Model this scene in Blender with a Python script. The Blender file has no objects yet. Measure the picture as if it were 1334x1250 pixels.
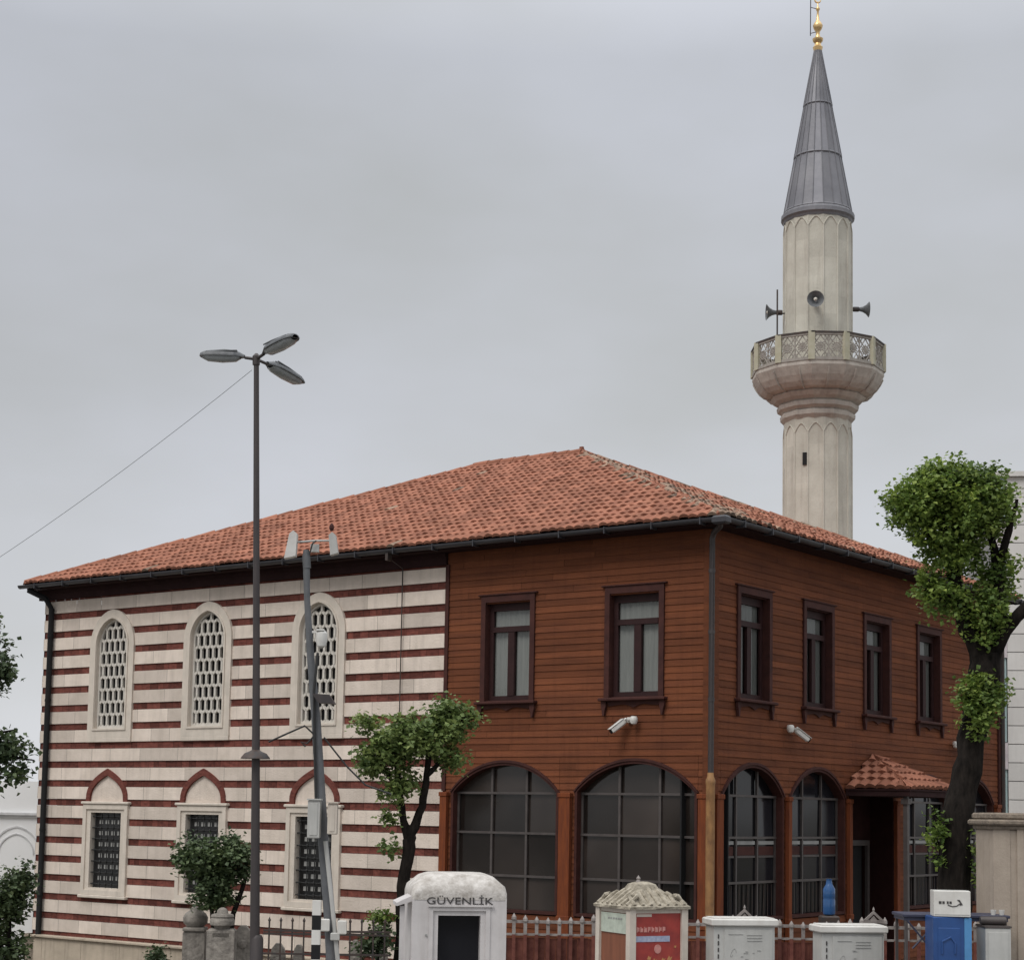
import bpy, bmesh, math, random
from mathutils import Vector, Matrix
random.seed(7)
R = math.radians
# ------------------------------------------------------------------ camera calibration
F, CX, CY, TH, PIT, ROL = 2329.04, 667., 838.04, 0.643753, 0.095029, -0.016979
EYE = 2.9
fw = Vector((0, math.cos(PIT), math.sin(PIT))); rt = Vector((1, 0, 0)); dn = fw.cross(rt)
CR = math.cos(ROL)*rt + math.sin(ROL)*dn
CD = -math.sin(ROL)*rt + math.cos(ROL)*dn
def at(px, py, Y):
    r = CR*((px-CX)/F) + CD*((py-CY)/F) + fw
    s = Y/r.y
    return Vector((r.x*s, Y, EYE + r.z*s))
CORNER = Vector((at(926, 1060, 29).x, 29, 0))
sc = bpy.context.scene
col = sc.collection
cam_d = bpy.data.cameras.new('camera'); cam = bpy.data.objects.new('camera', cam_d); col.objects.link(cam)
cam.matrix_world = Matrix(((CR.x, -CD.x, -fw.x, 0), (CR.y, -CD.y, -fw.y, 0), (CR.z, -CD.z, -fw.z, EYE), (0, 0, 0, 1)))
cam_d.sensor_width = 36; cam_d.lens = 36*F/1334
cam_d.shift_y = (CY-625)/1334
cam_d.clip_end = 2000; cam_d.clip_start = .1
sc.camera = cam

# ------------------------------------------------------------------ materials
def nn(nt, typ, **kw):
    n = nt.nodes.new(typ)
    for k, v in kw.items():
        if k in n.inputs: n.inputs[k].default_value = v
        else: setattr(n, k, v)
    return n
def mat(name, c, rough=.8, var=.15, scale=3., c2=None, rnd=0., bump=0., bscale=40., metal=0., streak=0., sc_col=(.12, .1, .08), stretch=(1, 1, 1), spec=.5, trans=0.):
    """colour broken up by noise, by a random value per piece (attribute rnd) and by weathering streaks"""
    m = bpy.data.materials.new(name); m.use_nodes = True; nt = m.node_tree; L = nt.links
    b = nt.nodes['Principled BSDF']; b.inputs['Roughness'].default_value = rough; b.inputs['Metallic'].default_value = metal
    b.inputs['Specular IOR Level'].default_value = spec
    tc = nn(nt, 'ShaderNodeTexCoord'); mp = nn(nt, 'ShaderNodeMapping'); mp.inputs['Scale'].default_value = stretch
    L.new(tc.outputs['Object'], mp.inputs['Vector'])
    no = nn(nt, 'ShaderNodeTexNoise', Scale=scale, Detail=6., Roughness=.65); L.new(mp.outputs[0], no.inputs['Vector'])
    if c2 is None: c2 = tuple(max(0, x*(1-2*var)) for x in c)
    rmp = nn(nt, 'ShaderNodeValToRGB'); e = rmp.color_ramp.elements
    e[0].position = .33; e[1].position = .67
    e[0].color = (*c2, 1); e[1].color = (*c, 1); L.new(no.outputs['Fac'], rmp.inputs['Fac'])
    out = rmp.outputs['Color']
    if rnd:
        at_ = nn(nt, 'ShaderNodeAttribute', attribute_name='rnd')
        hs = nn(nt, 'ShaderNodeHueSaturation')
        mr = nn(nt, 'ShaderNodeMapRange'); mr.inputs['To Min'].default_value = 1-rnd; mr.inputs['To Max'].default_value = 1+rnd
        L.new(at_.outputs['Fac'], mr.inputs['Value']); L.new(mr.outputs[0], hs.inputs['Value'])
        L.new(out, hs.inputs['Color']); out = hs.outputs['Color']
        if trans:       # leaves run from bluish to yellowish green
            mh = nn(nt, 'ShaderNodeMapRange'); mh.inputs['To Min'].default_value = .525; mh.inputs['To Max'].default_value = .468
            L.new(at_.outputs['Fac'], mh.inputs['Value']); L.new(mh.outputs[0], hs.inputs['Hue'])
    if streak:
        mp2 = nn(nt, 'ShaderNodeMapping'); mp2.inputs['Scale'].default_value = (5, 5, .35); L.new(tc.outputs['Object'], mp2.inputs['Vector'])
        n2 = nn(nt, 'ShaderNodeTexNoise', Scale=1.2, Detail=5., Roughness=.7); L.new(mp2.outputs[0], n2.inputs['Vector'])
        r2 = nn(nt, 'ShaderNodeValToRGB'); r2.color_ramp.elements[0].position = .5; r2.color_ramp.elements[1].position = .78
        r2.color_ramp.elements[1].color = (streak, streak, streak, 1); L.new(n2.outputs['Fac'], r2.inputs['Fac'])
        mx = nn(nt, 'ShaderNodeMixRGB'); mx.inputs['Color2'].default_value = (*sc_col, 1)
        L.new(r2.outputs['Color'], mx.inputs['Fac']); L.new(out, mx.inputs['Color1']); out = mx.outputs['Color']
    L.new(out, b.inputs['Base Color'])
    if bump:
        n3 = nn(nt, 'ShaderNodeTexNoise', Scale=bscale, Detail=5.); L.new(mp.outputs[0], n3.inputs['Vector'])
        bp = nn(nt, 'ShaderNodeBump', Strength=bump, Distance=.02); L.new(n3.outputs['Fac'], bp.inputs['Height']); L.new(bp.outputs[0], b.inputs['Normal'])
    if trans:
        tr = nn(nt, 'ShaderNodeBsdfTranslucent'); L.new(out, tr.inputs['Color']); ms = nn(nt, 'ShaderNodeMixShader', Fac=trans)
        o = nt.nodes['Material Output']; L.new(b.outputs[0], ms.inputs[1]); L.new(tr.outputs[0], ms.inputs[2]); L.new(ms.outputs[0], o.inputs['Surface'])
    return m
M = {}
M['stone'] = mat('limestone', (.70, .605, .53), .9, scale=2.2, c2=(.57, .49, .42), rnd=.15, bump=.5, bscale=30, streak=.32, sc_col=(.24, .20, .17))
M['brickband'] = mat('red_brick', (.190, .062, .047), .9, spec=.2, scale=9, c2=(.095, .032, .026), rnd=.35, bump=.6, bscale=50, stretch=(1, 1, 2.5))
M['surround'] = mat('plaster_surround', (.65, .575, .50), .85, scale=4, c2=(.56, .50, .43), bump=.2, streak=.35, sc_col=(.24, .21, .18))
M['lattice'] = mat('lattice_plaster', (.62, .58, .53), .85, scale=8, c2=(.5, .47, .42))
M['plinth'] = mat('plinth_stone', (.50, .42, .33), .9, scale=2, c2=(.38, .32, .25), bump=.4, streak=.5)
M['wood'] = mat('oiled_timber', (.178, .060, .027), .75, scale=1.6, c2=(.115, .040, .021), rnd=.17, bump=.3, bscale=14, stretch=(.5, .5, 5), streak=.4, sc_col=(.055, .020, .012), spec=.12)
M['trim'] = mat('dark_trim_wood', (.070, .025, .020), .7, scale=5, c2=(.042, .016, .014), spec=.2)
M['porch'] = mat('porch_shade_wood', (.030, .011, .010), .8, scale=5, spec=.1)  # shade of the porch recess is put into this darker wood colour
M['post'] = mat('post_wood', (.21, .058, .020), .7, spec=.15, scale=4, c2=(.12, .035, .018), stretch=(6, 6, .6))
M['eave'] = mat('eave_boards', (.040, .020, .020), .8, scale=4, spec=.1)
M['gutter'] = mat('gutter_metal', (.055, .054, .062), .45, scale=2, var=.2, metal=.2)
M['tile'] = mat('terracotta', (.325, .142, .092), .9, spec=.12, scale=2.2, c2=(.25, .105, .070), rnd=.25, streak=.3, sc_col=(.15, .085, .06), bump=.3, bscale=40)
M['tile_old'] = mat('lichened_terracotta', (.29, .19, .13), .95, scale=16, c2=(.16, .115, .085), rnd=.45, bump=.3)
M['sash'] = mat('sash_wood', (.035, .013, .013), .6, scale=6, spec=.25)
M['grey_bar'] = mat('window_bars', (.090, .076, .072), .5, scale=6, metal=.1)
M['iron'] = mat('dark_iron', (.035, .033, .034), .6, scale=9, c2=(.06, .035, .025))
M['lead'] = mat('lead_sheet', (.235, .232, .252), .55, scale=1.6, c2=(.165, .165, .185), rnd=.22, metal=.25, bump=.2, bscale=12, streak=.4, sc_col=(.24, .24, .25))
M['mstone'] = mat('minaret_stone', (.57, .545, .475), .9, scale=1.6, c2=(.45, .425, .365), rnd=.08, bump=.4, bscale=26, streak=.5, sc_col=(.23, .19, .16))
M['mbalc'] = mat('balcony_stone', (.50, .465, .415), .9, scale=3, c2=(.36, .325, .29), rnd=.08, bump=.4, streak=.55, sc_col=(.18, .12, .10))
M['mpost'] = mat('parapet_stone', (.45, .43, .34), .9, scale=5, c2=(.38, .36, .26))
M['mlat'] = mat('parapet_lattice', (.36, .335, .30), .9, scale=8, c2=(.24, .22, .20))
M['gold'] = mat('gilded_copper', (.80, .58, .30), .35, scale=7, c2=(.6, .4, .18), metal=.75)
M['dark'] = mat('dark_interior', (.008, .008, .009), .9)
M['steel'] = mat('pole_steel', (.060, .050, .050), .5, scale=3, c2=(.05, .044, .045), metal=.3, streak=.3, sc_col=(.15, .12, .11))
M['pole'] = mat('grey_pole', (.13, .135, .145), .6, scale=5, c2=(.085, .09, .098), streak=.3)
M['lamp'] = mat('lamp_casing', (.13, .135, .145), .5, scale=12, c2=(.07, .075, .08))
M['lampglass'] = mat('lamp_glass', (.35, .37, .38), .2, scale=8)
M['white'] = mat('white_plastic', (.68, .67, .64), .45, scale=3, c2=(.56, .54, .51), streak=.25, sc_col=(.3, .26, .2))
M['booth'] = mat('booth_fibreglass', (.60, .57, .565), .5, scale=3.5, c2=(.50, .475, .47), streak=.35, sc_col=(.28, .24, .22), bump=.1, bscale=8)
M['boothtop'] = mat('booth_top_dirty', (.62, .59, .56), .7, scale=9, c2=(.33, .30, .27), bump=.3)
M['cab'] = mat('cabinet_paint', (.49, .485, .465), .5, scale=3, c2=(.40, .40, .385), streak=.3, sc_col=(.25, .24, .21))
M['ink'] = mat('dark_lettering', (.05, .045, .045), .6)
M['faint'] = mat('faint_print', (.33, .33, .32), .6)
M['red'] = mat('red_poster', (.36, .045, .035), .55, scale=7, c2=(.24, .03, .028), streak=.4, sc_col=(.36, .12, .06))
M['pink'] = mat('pink_print', (.60, .27, .24), .6, scale=20)
M['blueprint'] = mat('pale_blue_print', (.42, .45, .56), .6, scale=20, c2=(.24, .28, .42))
M['ochre'] = mat('ochre_print', (.5, .25, .1), .6, scale=20)
M['mint'] = mat('pale_green_paper', (.50, .55, .47), .7, scale=9)
M['brownwood'] = mat('brown_panel', (.24, .085, .045), .6, scale=3, stretch=(5, 5, .5))
M['moss'] = mat('mossy_concrete', (.43, .385, .31), .95, scale=13, c2=(.19, .165, .125), bump=.8, bscale=30)
M['cream'] = mat('cream_paint', (.60, .54, .47), .7, scale=4, c2=(.5, .44, .38), streak=.3)
M['rust'] = mat('rusty_brown_pickets', (.16, .06, .045), .8, scale=9, c2=(.09, .03, .025), rnd=.3, spec=.15)
M['picket'] = mat('silver_pickets', (.34, .31, .29), .55, scale=9, c2=(.20, .17, .16), metal=.2)
M['bluepl'] = mat('blue_plastic', (.022, .075, .235), .4, scale=3, c2=(.016, .05, .17))
M['lblue'] = mat('light_blue_edge', (.09, .28, .56), .4, scale=3)
M['navy'] = mat('navy_counter', (.045, .048, .085), .5, scale=4)
M['aqua'] = mat('blue_water_bottle', (.03, .10, .26), .15, scale=3)
M['beige'] = mat('beige_pillar', (.40, .335, .275), .85, scale=3, c2=(.32, .265, .215), streak=.5, sc_col=(.24, .19, .15), bump=.2)
M['capst'] = mat('cap_stone', (.27, .22, .17), .9, scale=10, c2=(.13, .105, .085), bump=.5)
M['bwhite'] = mat('white_cladding', (.64, .62, .60), .8, scale=1, c2=(.58, .56, .54), rnd=.05, streak=.2, sc_col=(.4, .38, .36))
M['joint'] = mat('joint_grey', (.30, .29, .29), .9)  # grey of the wall core that shows in the cladding joints
M['teal'] = mat('pale_teal_glass', (.36, .46, .46), .25, scale=2, c2=(.30, .40, .41))
M['spandrel'] = mat('pale_pink_panel', (.60, .54, .56), .7, scale=2)
M['bgwhite'] = mat('far_plaster', (.80, .80, .80), .9, scale=1, c2=(.76, .76, .76))
M['bggrey'] = mat('far_relief', (.66, .66, .665), .9)
M['grave'] = mat('weathered_marble', (.33, .30, .265), .95, scale=7, c2=(.15, .135, .12), bump=.9, bscale=20, streak=.6, sc_col=(.07, .06, .05))
M['bark'] = mat('bark', (.026, .021, .018), .95, scale=14, spec=.1, c2=(.007, .006, .0055), bump=1., bscale=18, stretch=(1, 1, .3))
M['ochrepipe'] = mat('ochre_pipe', (.38, .20, .075), .6, scale=7, c2=(.19, .095, .04), streak=.5, sc_col=(.12, .06, .03), stretch=(1, 1, .6))
M['plas'] = mat('cable_black', (.02, .02, .02), .6)
M['leafA'] = mat('leaf_bright', (.22, .32, .06), .6, scale=.9, c2=(.10, .155, .04), rnd=.55, trans=.35)
M['leafB'] = mat('leaf_mid', (.22, .30, .09), .6, scale=1.5, c2=(.10, .15, .05), rnd=.5, trans=.3)
M['leafC'] = mat('leaf_dark', (.095, .14, .055), .6, scale=1.5, c2=(.05, .078, .036), rnd=.5, trans=.2)
M['asphalt'] = mat('asphalt', (.055, .055, .057), .9, scale=8, bump=.4, bscale=120)
M['paving'] = mat('paving', (.24, .23, .215), .9, scale=3, bump=.3, rnd=.12)
M['soil'] = mat('soil_ground', (.13, .115, .09), .95, scale=.8, bump=.5)
M['paint'] = mat('road_paint', (.7, .7, .68), .7)
M['curtain'] = mat('curtain_cloth', (.38, .375, .36), .9, scale=3, c2=(.30, .30, .29), stretch=(8, 8, .5))
def glass(name, c, rough, tint=.0):
    m = bpy.data.materials.new(name); m.use_nodes = True; b = m.node_tree.nodes['Principled BSDF']
    b.inputs['Base Color'].default_value = (*c, 1); b.inputs['Roughness'].default_value = rough
    nt = m.node_tree; tc = nn(nt, 'ShaderNodeTexCoord'); no = nn(nt, 'ShaderNodeTexNoise', Scale=.7, Detail=2.)
    nt.links.new(tc.outputs['Object'], no.inputs['Vector']); r = nn(nt, 'ShaderNodeValToRGB')
    r.color_ramp.elements[0].position = .35; r.color_ramp.elements[1].position = .65
    r.color_ramp.elements[0].color = (*[x*.6 for x in c], 1); r.color_ramp.elements[1].color = (*[x*1.3 for x in c], 1)
    nt.links.new(no.outputs['Fac'], r.inputs['Fac'])
    at_ = nn(nt, 'ShaderNodeAttribute', attribute_name='rnd'); mr = nn(nt, 'ShaderNodeMapRange'); mr.inputs['To Min'].default_value = .45; mr.inputs['To Max'].default_value = 1.5
    hs = nn(nt, 'ShaderNodeHueSaturation'); nt.links.new(at_.outputs['Fac'], mr.inputs['Value']); nt.links.new(mr.outputs[0], hs.inputs['Value']); nt.links.new(r.outputs[0], hs.inputs['Color']); nt.links.new(hs.outputs[0], b.inputs['Base Color'])
    bp = nn(nt, 'ShaderNodeBump', Strength=.08, Distance=.05); nt.links.new(no.outputs['Fac'], bp.inputs['Height']); nt.links.new(bp.outputs[0], b.inputs['Normal'])
    return m
M['darkglass'] = glass('dark_glass', (.030, .023, .020), .12)
M['vglass'] = glass('black_glass', (.014, .014, .017), .12); M['vglass'].node_tree.nodes['Principled BSDF'].inputs['Specular IOR Level'].default_value = .25
M['paneglass'] = glass('pane_glass', (.10, .105, .105), .1)
M['latglass'] = glass('near_black_glass', (.02, .02, .022), .3)  # near-black glass behind the lattices and grilles
def thin_glass():
    m = bpy.data.materials.new('thin_window_glass'); m.use_nodes = True; nt = m.node_tree; L = nt.links
    g = nn(nt, 'ShaderNodeBsdfGlossy', Roughness=.06); t = nn(nt, 'ShaderNodeBsdfTransparent'); t.inputs['Color'].default_value = (.72, .74, .73, 1)
    fr = nn(nt, 'ShaderNodeFresnel', IOR=1.4); ms = nn(nt, 'ShaderNodeMixShader')
    L.new(fr.outputs[0], ms.inputs[0]); L.new(t.outputs[0], ms.inputs[1]); L.new(g.outputs[0], ms.inputs[2]); L.new(ms.outputs[0], nt.nodes['Material Output'].inputs['Surface'])
    return m
M['glass'] = thin_glass()

# ------------------------------------------------------------------ mesh helpers
ident = lambda a, d, z: (a, d, z)
class MB:
    def __init__(s, T=ident): s.v = []; s.f = []; s.r = []; s.m = []; s.T = T
    def poly(s, pts, rnd=None, mi=0):
        i = len(s.v); s.v += [s.T(*p) for p in pts]; s.f.append(tuple(range(i, i+len(pts)))); s.r.append(random.random() if rnd is None else rnd); s.m.append(mi); return s
    def mesh(s, pts, faces, rnd=None, mi=0):
        i = len(s.v); rr = random.random() if rnd is None else rnd
        s.v += [s.T(*p) for p in pts]
        for f in faces: s.f.append(tuple(i+k for k in f)); s.r.append(rr); s.m.append(mi)
        return s
    def box(s, a0, a1, d0, d1, z0, z1, rnd=None, mi=0, ch=0.):
        if ch:
            c = ch; pts = []
            for z, k in ((z0, c), (z0+c, 0), (z1-c, 0), (z1, c)):
                pts += [(a0+k, d0+k, z), (a1-k, d0+k, z), (a1-k, d1-k, z), (a0+k, d1-k, z)]
            fs = [(0, 1, 2, 3), (12, 13, 14, 15)]
            for l in range(3):
                for k in range(4): fs.append((l*4+k, l*4+(k+1) % 4, l*4+4+(k+1) % 4, l*4+4+k))
            return s.mesh(pts, fs, rnd, mi)
        return s.mesh([(a0, d0, z0), (a1, d0, z0), (a1, d1, z0), (a0, d1, z0), (a0, d0, z1), (a1, d0, z1), (a1, d1, z1), (a0, d1, z1)],
                      [(0, 1, 2, 3), (4, 5, 6, 7), (0, 1, 5, 4), (1, 2, 6, 5), (2, 3, 7, 6), (3, 0, 4, 7)], rnd, mi)
    def prism(s, out, d0, d1, rnd=None, mi=0):         # outline (a,z) extruded along d
        n = len(out); pts = [(a, d0, z) for a, z in out]+[(a, d1, z) for a, z in out]
        return s.mesh(pts, [tuple(range(n)), tuple(range(n, 2*n))]+[(i, (i+1) % n, n+(i+1) % n, n+i) for i in range(n)], rnd, mi)
    def ring(s, o, i, d0, d1, closed=True, rnd=None, mi=0):
        n = len(o); pts = [(a, d0, z) for a, z in o]+[(a, d0, z) for a, z in i]+[(a, d1, z) for a, z in o]+[(a, d1, z) for a, z in i]
        fs = []
        for k in range(n if closed else n-1):
            l = (k+1) % n
            fs += [(k, l, n+l, n+k), (2*n+k, 2*n+l, 3*n+l, 3*n+k), (k, l, 2*n+l, 2*n+k), (n+k, n+l, 3*n+l, 3*n+k)]
        if not closed: fs += [(0, n, 3*n, 2*n), (n-1, 2*n-1, 4*n-1, 3*n-1)]
        return s.mesh(pts, fs, rnd, mi)
    def tube(s, path, r, n=8, rnd=None, mi=0, cap=True):
        path = [Vector(p) for p in path]; rs = r if isinstance(r, (list, tuple)) else [r]*len(path)
        pts = []; rr = random.random() if rnd is None else rnd
        up = Vector((0, 0, 1))
        for k, p in enumerate(path):
            t = (path[min(k+1, len(path)-1)]-path[max(k-1, 0)]).normalized()
            if k == 0: x = t.orthogonal().normalized()
            else: x = (x - t*x.dot(t)).normalized()
            y = t.cross(x)
            pts += [tuple(p+(x*math.cos(2*math.pi*j/n)+y*math.sin(2*math.pi*j/n))*rs[k]) for j in range(n)]
        fs = [(k*n+j, k*n+(j+1) % n, (k+1)*n+(j+1) % n, (k+1)*n+j) for k in range(len(path)-1) for j in range(n)]
        if cap: fs += [tuple(range(n)), tuple(range((len(path)-1)*n, len(path)*n))]
        return s.mesh(pts, fs, rr, mi)
    def lathe(s, prof, n=24, c=(0, 0), rnd=None, mi=0, ph=0.):       # prof [(r,z)]
        pts = []
        for r, z in prof: pts += [(c[0]+r*math.cos(2*math.pi*(j+ph)/n), c[1]+r*math.sin(2*math.pi*(j+ph)/n), z) for j in range(n)]
        m = len(prof); i = len(s.v); s.v += [s.T(*p) for p in pts]; rr = random.random() if rnd is None else rnd
        for k in range(m-1):
            for j in range(n): s.f.append((i+k*n+j, i+k*n+(j+1) % n, i+(k+1)*n+(j+1) % n, i+(k+1)*n+j)); s.r.append(rr); s.m.append(mi)
        for b in (0, (m-1)*n): s.f.append(tuple(i+b+j for j in range(n))); s.r.append(rr); s.m.append(mi)
        return s
    def build(s, name, ma, parent=None, smooth=False, loc=None, rz=0, fix=True):
        me = bpy.data.meshes.new(name); me.from_pydata(s.v, [], s.f)
        mats = ma if isinstance(ma, (list, tuple)) else [ma]
        for k in mats: me.materials.append(M[k])
        at_ = me.attributes.new('rnd', 'FLOAT', 'FACE'); at_.data.foreach_set('value', s.r)
        me.polygons.foreach_set('material_index', s.m)
        if smooth: me.polygons.foreach_set('use_smooth', [True]*len(s.f))
        me.update()
        if fix:
            bm = bmesh.new(); bm.from_mesh(me); bmesh.ops.recalc_face_normals(bm, faces=bm.faces); bm.to_mesh(me); bm.free()
        if smooth and hasattr(me, 'set_sharp_from_angle'): me.set_sharp_from_angle(angle=R(40))
        o = bpy.data.objects.new(name, me); col.objects.link(o)
        if parent: o.parent = parent
        if loc is not None: o.location = loc
        if rz: o.rotation_euler.z = rz
        return o
def tag(o, label=None, cat=None, group=None, kind=None):
    if label: o['label'] = label
    if cat: o['category'] = cat
    if group: o['group'] = group
    if kind: o['kind'] = kind
    return o
def empty(name, loc, rz=0, parent=None):
    e = bpy.data.objects.new(name, None); col.objects.link(e); e.location = loc; e.rotation_euler.z = rz; e.empty_display_size = .3
    if parent: e.parent = parent
    return e
def copy_tree(o, parent=None):
    c = o.copy(); col.objects.link(c)
    if parent: c.parent = parent
    for ch in [x for x in bpy.data.objects if x.parent == o]: copy_tree(ch, c)
    return c
def text_mesh(name, body, size, ma, parent, loc, rot=(math.pi/2, 0, 0), extrude=.004, align='CENTER', sx=1.):
    cu = bpy.data.curves.new(name, 'FONT'); cu.body = body; cu.size = size; cu.extrude = extrude; cu.align_x = align; cu.resolution_u = 3
    t = bpy.data.objects.new(name, cu); col.objects.link(t)
    dg = bpy.context.evaluated_depsgraph_get(); me = bpy.data.meshes.new_from_object(t.evaluated_get(dg))
    bpy.data.objects.remove(t); me.materials.clear(); me.materials.append(M[ma])
    o = bpy.data.objects.new(name, me); col.objects.link(o); o.parent = parent; o.location = loc; o.rotation_euler = rot; o.scale.x = sx
    return o
def arc_seg(a0, a1, zs, rise, n=20):        # segmental arch from left spring to right spring
    w = (a1-a0)/2; c = (a0+a1)/2; r = (w*w+rise*rise)/(2*rise); zc = zs+rise-r; t = math.asin(w/r)
    return [(c+r*math.sin(-t+2*t*k/n), zc+r*math.cos(-t+2*t*k/n)) for k in range(n+1)]
def arc_pt(c, h, zs, rise, n=10):           # pointed arch
    rise = max(rise, h*1.001); r = (h*h+rise*rise)/(2*h); L = []; tm = math.atan2(rise, r-h)
    for k in range(n+1): t = tm*k/n; L.append((c-h+r-r*math.cos(t), zs+r*math.sin(t)))
    return L+[(2*c-a, z) for a, z in L[:-1][::-1]]

def arc_og(c, h, zs, rise, n=12, e=.38):
    L = []
    for k in range(n+1): x = 1-(1-k/n)**2.2 if k < n else 1.; L.append((c-h+h*(k/n)**1.6, zs+rise*(1-(1-(k/n)**1.6))**e if k else zs))
    return L+[(2*c-a, z) for a, z in L[:-1][::-1]]

# ------------------------------------------------------------------ world and light
w = bpy.data.worlds.new('World'); sc.world = w; w.use_nodes = True; nt = w.node_tree; L = nt.links
SUN_EL, SUN_AZ = R(52), R(222)       # azimuth of the brightest part of the overcast, clockwise from +Y
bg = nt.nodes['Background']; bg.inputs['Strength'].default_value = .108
sky = nn(nt, 'ShaderNodeTexSky', sky_type='NISHITA'); sky.sun_disc = False; sky.sun_elevation = SUN_EL; sky.sun_rotation = SUN_AZ; sky.dust_density = 4
tc = nn(nt, 'ShaderNodeTexCoord'); mp = nn(nt, 'ShaderNodeMapping'); mp.inputs['Scale'].default_value = (1, 1, 2.2); mp.inputs['Location'].default_value = (3.1, .4, .9)
L.new(tc.outputs['Generated'], mp.inputs['Vector'])
no = nn(nt, 'ShaderNodeTexNoise', Scale=2.6, Detail=5., Roughness=.5); L.new(mp.outputs[0], no.inputs['Vector'])
rp = nn(nt, 'ShaderNodeValToRGB'); e = rp.color_ramp.elements
e[0].position = .34; e[0].color = (4.35, 4.50, 4.60, 1); e[1].position = .66; e[1].color = (5.25, 5.45, 5.95, 1)
L.new(no.outputs['Fac'], rp.inputs['Fac'])
sep = nn(nt, 'ShaderNodeSeparateXYZ'); L.new(tc.outputs['Generated'], sep.inputs[0])
# overcast sky: paler towards the horizon, dull in the middle, brightest overhead
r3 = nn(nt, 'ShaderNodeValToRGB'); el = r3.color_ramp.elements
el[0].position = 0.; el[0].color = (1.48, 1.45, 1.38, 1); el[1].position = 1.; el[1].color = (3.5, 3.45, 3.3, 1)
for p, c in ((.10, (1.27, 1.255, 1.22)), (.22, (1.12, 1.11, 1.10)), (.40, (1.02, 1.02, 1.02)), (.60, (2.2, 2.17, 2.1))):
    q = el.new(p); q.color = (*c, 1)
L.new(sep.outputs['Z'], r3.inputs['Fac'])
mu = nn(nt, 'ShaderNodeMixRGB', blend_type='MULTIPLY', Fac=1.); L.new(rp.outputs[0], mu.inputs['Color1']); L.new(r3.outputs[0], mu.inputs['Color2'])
# darker bank of cloud on the left
mrx = nn(nt, 'ShaderNodeMapRange'); mrx.inputs['From Min'].default_value = -.30; mrx.inputs['From Max'].default_value = .02; mrx.inputs['To Min'].default_value = .90; mrx.inputs['To Max'].default_value = 1.
L.new(sep.outputs['X'], mrx.inputs['Value'])
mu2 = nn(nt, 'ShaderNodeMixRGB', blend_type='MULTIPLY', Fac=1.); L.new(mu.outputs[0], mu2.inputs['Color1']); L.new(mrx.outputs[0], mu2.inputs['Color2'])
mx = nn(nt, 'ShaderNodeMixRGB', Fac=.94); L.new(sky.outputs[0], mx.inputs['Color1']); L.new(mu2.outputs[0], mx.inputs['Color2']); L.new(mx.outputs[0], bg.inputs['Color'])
sd = bpy.data.lights.new('sun', 'SUN'); sd.energy = 1.5; sd.angle = R(25); sd.color = (1, .97, .92)
so = bpy.data.objects.new('sun', sd); col.objects.link(so)
dirs = Vector((math.sin(SUN_AZ)*math.cos(SUN_EL), math.cos(SUN_AZ)*math.cos(SUN_EL), math.sin(SUN_EL)))
so.rotation_euler = dirs.to_track_quat('Z', 'Y').to_euler(); so.location = dirs*60
sc.view_settings.view_transform = 'Standard'; sc.view_settings.look = 'None'; sc.view_settings.exposure = 0.; sc.view_settings.gamma = 1

# ------------------------------------------------------------------ ground
def gz(y): return 0. if y < 26.2 else (-1.1*(y-26.2)/4 if y < 30.2 else -1.1)
g = MB(); ys = [-200, -60, 0, 26.2, 28, 30.2, 50, 90, 160, 500]; xs = [-400, -120, -40, 0, 40, 120, 400]
for j in range(len(ys)-1):
    for i in range(len(xs)-1):
        y0, y1 = ys[j], ys[j+1]; g.poly([(xs[i], y0, gz(y0)-.02), (xs[i+1], y0, gz(y0)-.02), (xs[i+1], y1, gz(y1)-.02), (xs[i], y1, gz(y1)-.02)])
tag(g.build('ground', 'soil', fix=False), kind='structure')
tag(MB().box(-200, 200, -12, 15.8, -.015, -.008).build('road', 'asphalt'), kind='structure')
rl = MB()
for i in range(-20, 20): rl.box(i*6, i*6+3, 1.9, 2.05, -.006, -.002)
tag(rl.build('road_marking', 'paint'), kind='structure')
pv = MB()
for i in range(-60, 60):
    for j in range(15): pv.box(i*.65, i*.65+.64, 16.2+j*.65, 16.2+j*.65+.64, -.01, 0.0)
tag(pv.build('pavement', 'paving'), kind='structure')
kb = MB()
for i in range(-60, 60): kb.box(i*.8, i*.8+.79, 15.85, 16.15, -.1, .12, ch=.015)
tag(kb.build('kerb', 'paving'), kind='structure')

# ------------------------------------------------------------------ the mosque
mosque = tag(empty('mosque', CORNER, -TH), 'two storey mosque with red tiled hip roof, half striped stone and half brown timber', 'mosque')
TF = lambda a, d, z: (-a, -d, z)      # front wall: a = metres left of the corner, d = out of the wall
TR = lambda a, d, z: (d, a, z)        # right wall: a = metres beyond the corner
LU, LV, SPL, TOPZ = 16.95, 12.2, 5.56, 7.42
CU = [14.66, 11.76, 8.71]
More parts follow.
